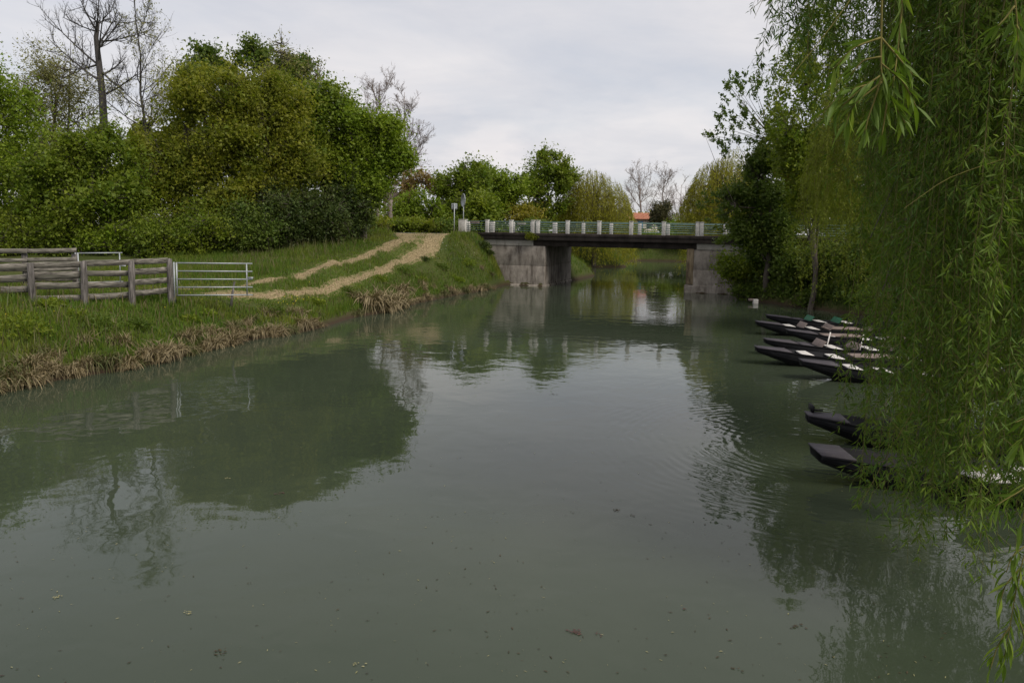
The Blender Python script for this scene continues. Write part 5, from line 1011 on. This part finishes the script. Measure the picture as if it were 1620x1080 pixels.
def make_boat(name, lab, loc, rz, L_=5.6, seats=(), tips=False, deckmat='tar_worn', grp='punts moored on the right', bw=0.42, dk=0.95):
    xs, wt, wb, zt, zb = hull_mesh(L_, bw); root = empty(name, loc, lab, 'boat', grp, rz); th = 0.035; n = len(xs)
    V = []
    for i in range(n): V += [(xs[i], -wt[i], zt[i]), (xs[i], -wb[i], zb[i]), (xs[i], wb[i], zb[i]), (xs[i], wt[i], zt[i]), (xs[i], -wt[i]+th, zt[i]), (xs[i], -wb[i]+th, zb[i]+th), (xs[i], wb[i]-th, zb[i]+th), (xs[i], wt[i]-th, zt[i])]
    ix = np.arange(n*8).reshape(n, 8); Fq = []
    for i in range(n-1):
        for a, b_ in ((1, 0), (2, 1), (3, 2), (4, 5), (5, 6), (6, 7), (0, 4), (7, 3)): Fq.append((ix[i, a], ix[i, b_], ix[i+1, b_], ix[i+1, a]))
    for i, s in ((0, 1), (n-1, -1)): Fq += [(ix[i, 0], ix[i, 1], ix[i, 2], ix[i, 3])[::s], (ix[i, 4], ix[i, 7], ix[i, 6], ix[i, 5])[::s]]
    mb = MB(); mb.add(V, Fq); o = obj('hull', mb, M['tar'], root)
    # rubbing strake
    for s in (-1, 1):
        mb = MB(); Pn = np.array([(xs[i], s*(wt[i]+0.008), zt[i]-0.01) for i in range(n)]); mb.tubes(Pn[None], np.full((1, n), 0.015), 4, cap=True); obj('gunwale', mb, M['tar'], root)
    for s in (-1, 1):
        mb = MB(); Pn = np.array([(xs[i], s*(0.45*wt[i]+0.55*wb[i]+0.006), 0.45*zt[i]+0.55*zb[i]) for i in range(n)]); mb.tubes(Pn[None], np.full((1, n), 0.012), 4); obj('strake', mb, M['tar_worn'] if s > 0 else M['tar'], root)
    def deck(x0, x1, nm):
        k = np.linspace(x0, x1, 4); w_ = np.interp(k, xs, wt)+0.012; z_ = np.interp(k, xs, zt)+0.022; mb = MB(); V = [(k[i], s*w_[i], z_[i]+dz) for dz in (-0.02, 0.006) for i in range(4) for s in (-1, 1)]
        Fq = []
        for i in range(3):
            a = i*2; Fq += [(a, a+1, a+3, a+2), (8+a, 8+a+2, 8+a+3, 8+a+1), (a, a+2, 8+a+2, 8+a), (a+1, 8+a+1, 8+a+3, a+3)]
        Fq += [(0, 8, 9, 1), (6, 7, 15, 14)]; mb.add(V, Fq); obj(nm, mb, M[deckmat], root)
    deck(-0.02, dk, 'bow_deck'); deck(L_-0.5, L_+0.01, 'stern_deck')
    for x_ in (1.6, 2.75, 3.9):
        w_ = float(np.interp(x_, xs, wt)); mb = MB()
        for s in (-1, 1): mb.box((x_, s*(w_-0.06), 0.10), (0.05, 0.04, 0.34))
        mb.box((x_, 0, -0.055), (0.05, w_*1.3, 0.04)); obj('rib', mb, M['tar'], root)
    for (kind, x_, mm_) in seats:
        w_ = float(np.interp(x_, xs, wt)); z_ = float(np.interp(x_, xs, zt))
        if kind == 'bench': mb = MB(); mb.box((x_, 0, z_-0.02), (0.30, 2*w_-0.05, 0.03)); o = obj('bench', mb, M[mm_], root); bevel(o, 0.005)
        if kind == 'back':
            ca, sa = math.cos(R(-52)), math.sin(R(-52)); rot = np.array([[ca, 0, sa], [0, 1, 0], [-sa, 0, ca]]); mb = MB(); mb.box((x_, 0, z_+0.08), (0.26, 2*w_-0.12, 0.025), rot); o = obj('backrest', mb, M[mm_], root); bevel(o, 0.005)
        if kind == 'board': mb = MB(); mb.box((x_, 0.02, z_+0.035), (1.35, 2*w_-0.3, 0.03)); o = obj('loose_board', mb, M[mm_], root); bevel(o, 0.005)
        if kind == 'pole': mb = MB(); mb.tube([(x_, 0.1, 0.05), (x_+0.22, 0.3, z_+0.42)], 0.022, 6); obj('tiller_handle', mb, M['seat_white'], root)
    if tips:
        mb = MB(); mb.box((0.12, 0.20, zt[0]+0.09), (0.05, 0.30, 0.12)); mb.box((0.22, 0.20, zt[0]+0.045), (0.22, 0.05, 0.03)); obj('mooring_cleat', mb, M['tar'], root)
    return root
def bow(px, py, z): p = flat(px, py, z); return p
ST = [('bench', 1.25, 'seat_white'), ('back', 1.7, 'seat_wood'), ('bench', 2.1, 'seat_white'), ('back', 2.75, 'seat_wood'), ('bench', 3.15, 'seat_white'), ('back', 3.8, 'seat_wood'), ('bench', 4.2, 'seat_white')]
def place(px, py, rz, lab, seats, dx=0.0, **kw):
    p = flat(px, py, 0.51); return make_boat('punt_boat', lab, (p[0], p[1]+dx, 0.0), R(rz), seats=seats, **kw)
place(1214, 498.5, -3, 'farthest black punt of the far cluster with green painted backrests', [('bench', 1.3, 'tar_worn'), ('back', 1.75, 'seat_green'), ('bench', 2.2, 'seat_white'), ('back', 2.9, 'seat_green'), ('bench', 3.3, 'seat_white')])
place(1197, 508.5, -4, 'middle black punt of the far cluster with its bow furthest out', [('bench', 1.25, 'seat_white'), ('back', 1.75, 'seat_wood'), ('bench', 2.15, 'seat_white'), ('back', 2.75, 'seat_wood'), ('board', 3.3, 'seat_wood'), ('back', 4.3, 'seat_wood')])
place(1246, 522, -5, 'nearest black punt of the far cluster with white gunwale boards', [('bench', 1.4, 'seat_white'), ('board', 1.9, 'seat_wood'), ('bench', 2.7, 'seat_white'), ('bench', 3.4, 'seat_white'), ('board', 4.2, 'seat_wood')])
place(1211, 536.5, -2, 'back black punt of the second cluster with tilted brown backrests and poles', [('bench', 1.3, 'tar_worn'), ('back', 1.75, 'seat_wood'), ('pole', 2.0, ''), ('bench', 2.2, 'seat_white'), ('back', 2.85, 'seat_wood'), ('pole', 3.1, ''), ('bench', 3.4, 'seat_white'), ('back', 4.0, 'seat_wood'), ('pole', 4.2, '')])
place(1197, 549, -4, 'middle black punt of the second cluster with two white benches near the bow', [('bench', 1.45, 'seat_white'), ('bench', 2.35, 'seat_white'), ('board', 3.5, 'seat_wood'), ('bench', 4.6, 'seat_white')])
place(1268, 570, -6, 'nearest black punt of the second cluster, bow half under willow shoots', [('bench', 1.35, 'seat_white'), ('bench', 2.2, 'seat_white'), ('bench', 3.2, 'seat_white')])
place(1277, 655, -9, 'near empty black punt with a mooring cleat on its bow', [('bench', 3.1, 'tar'), ('bench', 4.4, 'tar_worn')], tips=True, dk=0.7, bw=0.3)
place(1291, 712, -4, 'nearest black punt with a worn violet grey bow deck', [('bench', 3.3, 'tar_worn')], dk=0.5, bw=0.62)
p = flat(1540, 762, 0.45); o = make_boat('punt_boat', 'hidden black punt with whitish weathered deck showing through the willow', (p[0], p[1], 0), R(148), L_=5.0, seats=[('bench', 1.6, 'seat_white'), ('bench', 3.0, 'seat_white')], deckmat='seat_white'); o.rotation_euler = (0, 0, R(25))

# small white float by the right bank
fp_ = flat(1195, 480, 0); fl = empty('mooring_float', fp_, 'small white block float with a brown cap on the water by the right bank', 'float'); mb = MB(); mb.box((0, 0, 0.08), (0.26, 0.26, 0.34)); o = obj('block', mb, M['seat_white'], fl); bevel(o, 0.02); mb = MB(); mb.box((-0.22, 0.1, 0.2), (0.3, 0.12, 0.14)); obj('brown_board', mb, M['seat_wood'], fl)

# ------------------------------------------------------------------ drifting litter on the water
deb = [leafmat('floating_debris_dark', (0.03, 0.022, 0.014), (0.07, 0.05, 0.03), (0.05, 0.05, 0.02), 0.0), leafmat('floating_debris_pale', (0.25, 0.22, 0.10), (0.30, 0.28, 0.16), (0.2, 0.2, 0.08), 0.0)]
def litter(n, which, sz, seed, lab):
    rng = np.random.RandomState(seed); mbx = MB(); k = 0; P_ = []
    while k < n:
        px, py = rng.uniform(-20, 1500), 520+560*rng.rand()**0.75
        if rng.rand() > 0.25+0.75*vnoise(np.array([px]), np.array([py]), 0.006, 5)[0]: continue
        p = flat(px, py, 0.004)
        if river_sd(np.array([p[0]]), np.array([p[1]]))[0] > -0.5: continue
        P_.append(p); k += 1
    P_ = np.array(P_); m_ = len(P_); az = rng.rand(m_)*6.28; D = np.stack([np.cos(az), np.sin(az), np.zeros(m_)], -1); s = np.stack([-np.sin(az), np.cos(az), np.zeros(m_)], -1); l_ = sz*(0.35+rng.rand(m_)**2*1.4)[:, None]; w_ = l_*rng.uniform(0.10, 0.35, (m_, 1))
    V = np.stack([P_-D*l_/2, P_-s*w_/2+[0, 0, 0.003], P_+D*l_/2+[0, 0, 0.002], P_+s*w_/2+[0, 0, 0.004]], 1).reshape(-1, 3); i = np.arange(m_)*4; mbx.add(V, np.stack([i, i+1, i+2, i+3], -1), np.stack([rng.rand(m_), rng.rand(m_), np.zeros(m_)], -1))
    obj('floating_litter', mbx.mesh('floating_litter', attr=True), deb[which], kind='stuff', label=lab, category='litter')
litter(620, 0, 0.036, 1, 'tiny dark leaf scraps drifting over the river surface'); litter(620, 1, 0.026, 2, 'tiny pale willow scraps drifting over the river surface')
def clump(px, py, r, n, mi, lab):
    rng = np.random.RandomState(int(px)); p = flat(px, py, 0.006); mbx = MB(); r *= 0.8; n = int(n*1.8)
    for i in range(n):
        c = p + np.array([rng.normal()*r, rng.normal()*r*0.7, 0.002*i/n*3]); a = rng.rand()*6.28; l_ = rng.uniform(0.25, 0.75)*r; k = rng.randint(5, 8); V = [c+np.array([math.cos(a+j/k*6.28)*l_*rng.uniform(0.4, 1), math.sin(a+j/k*6.28)*l_*0.6*rng.uniform(0.4, 1), 0]) for j in range(k)]+[c+[0, 0, 0.004]]
        mbx.add(np.array(V)-p, [(k, j, (j+1) % k) for j in range(k)], np.tile([rng.rand(), rng.rand(), 0], (k, 1)))
    o = obj('floating_leaf_patch', mbx.mesh('floating_leaf_patch', attr=True), mi, None, label=lab, category='leaf patch', group='leaf patches adrift on the river'); o.location = p
red = leafmat('rotten_leaf', (0.07, 0.035, 0.03), (0.10, 0.055, 0.045), (0.06, 0.04, 0.03), 0.0)
for a in [(911, 999, 0.045, 12, red, 'reddish brown rotten leaf patch nearest the bottom centre'), (945, 1002, 0.025, 5, red, 'small reddish leaf just right of the large rotten patch'), (297, 969, 0.035, 7, deb[1], 'greenish yellow leaf patch adrift in the lower left'), (90, 944, 0.035, 6, deb[1], 'pale yellow leaf patch adrift at the far lower left'), (348, 1031, 0.045, 8, deb[0], 'dark leaf patch adrift near the bottom left'), (445, 779, 0.06, 6, red, 'brown leaf patch adrift on the green reflection'), (360, 756, 0.04, 4, deb[1], 'small pale leaf adrift on the green reflection'), (875, 623, 0.07, 4, deb[0], 'thin dark weed patch adrift in mid river'), (975, 806, 0.04, 8, deb[0], 'dark leaf patch adrift right of the river middle'), (1000, 815, 0.03, 5, deb[0], 'dark leaf scraps beside the patch right of the river middle'), (1155, 833, 0.03, 4, deb[0], 'dark twig scrap before the right hand reflection'), (1260, 990, 0.05, 4, deb[0], 'dark twig adrift in the lower right'), (1160, 1056, 0.04, 4, deb[0], 'dark scrap adrift at the bottom right'), (565, 1050, 0.035, 5, deb[1], 'pale leaf patch adrift at the bottom left of centre'), (395, 922, 0.02, 3, deb[0], 'dark scrap adrift left of centre'), (1083, 962, 0.03, 3, red, 'brown leaf adrift right of centre near the bottom')]: clump(*a)


print('tris', sum(len(m_.loops)-2*len(m_.polygons) for m_ in bpy.data.meshes), 'objects', len(bpy.data.objects))
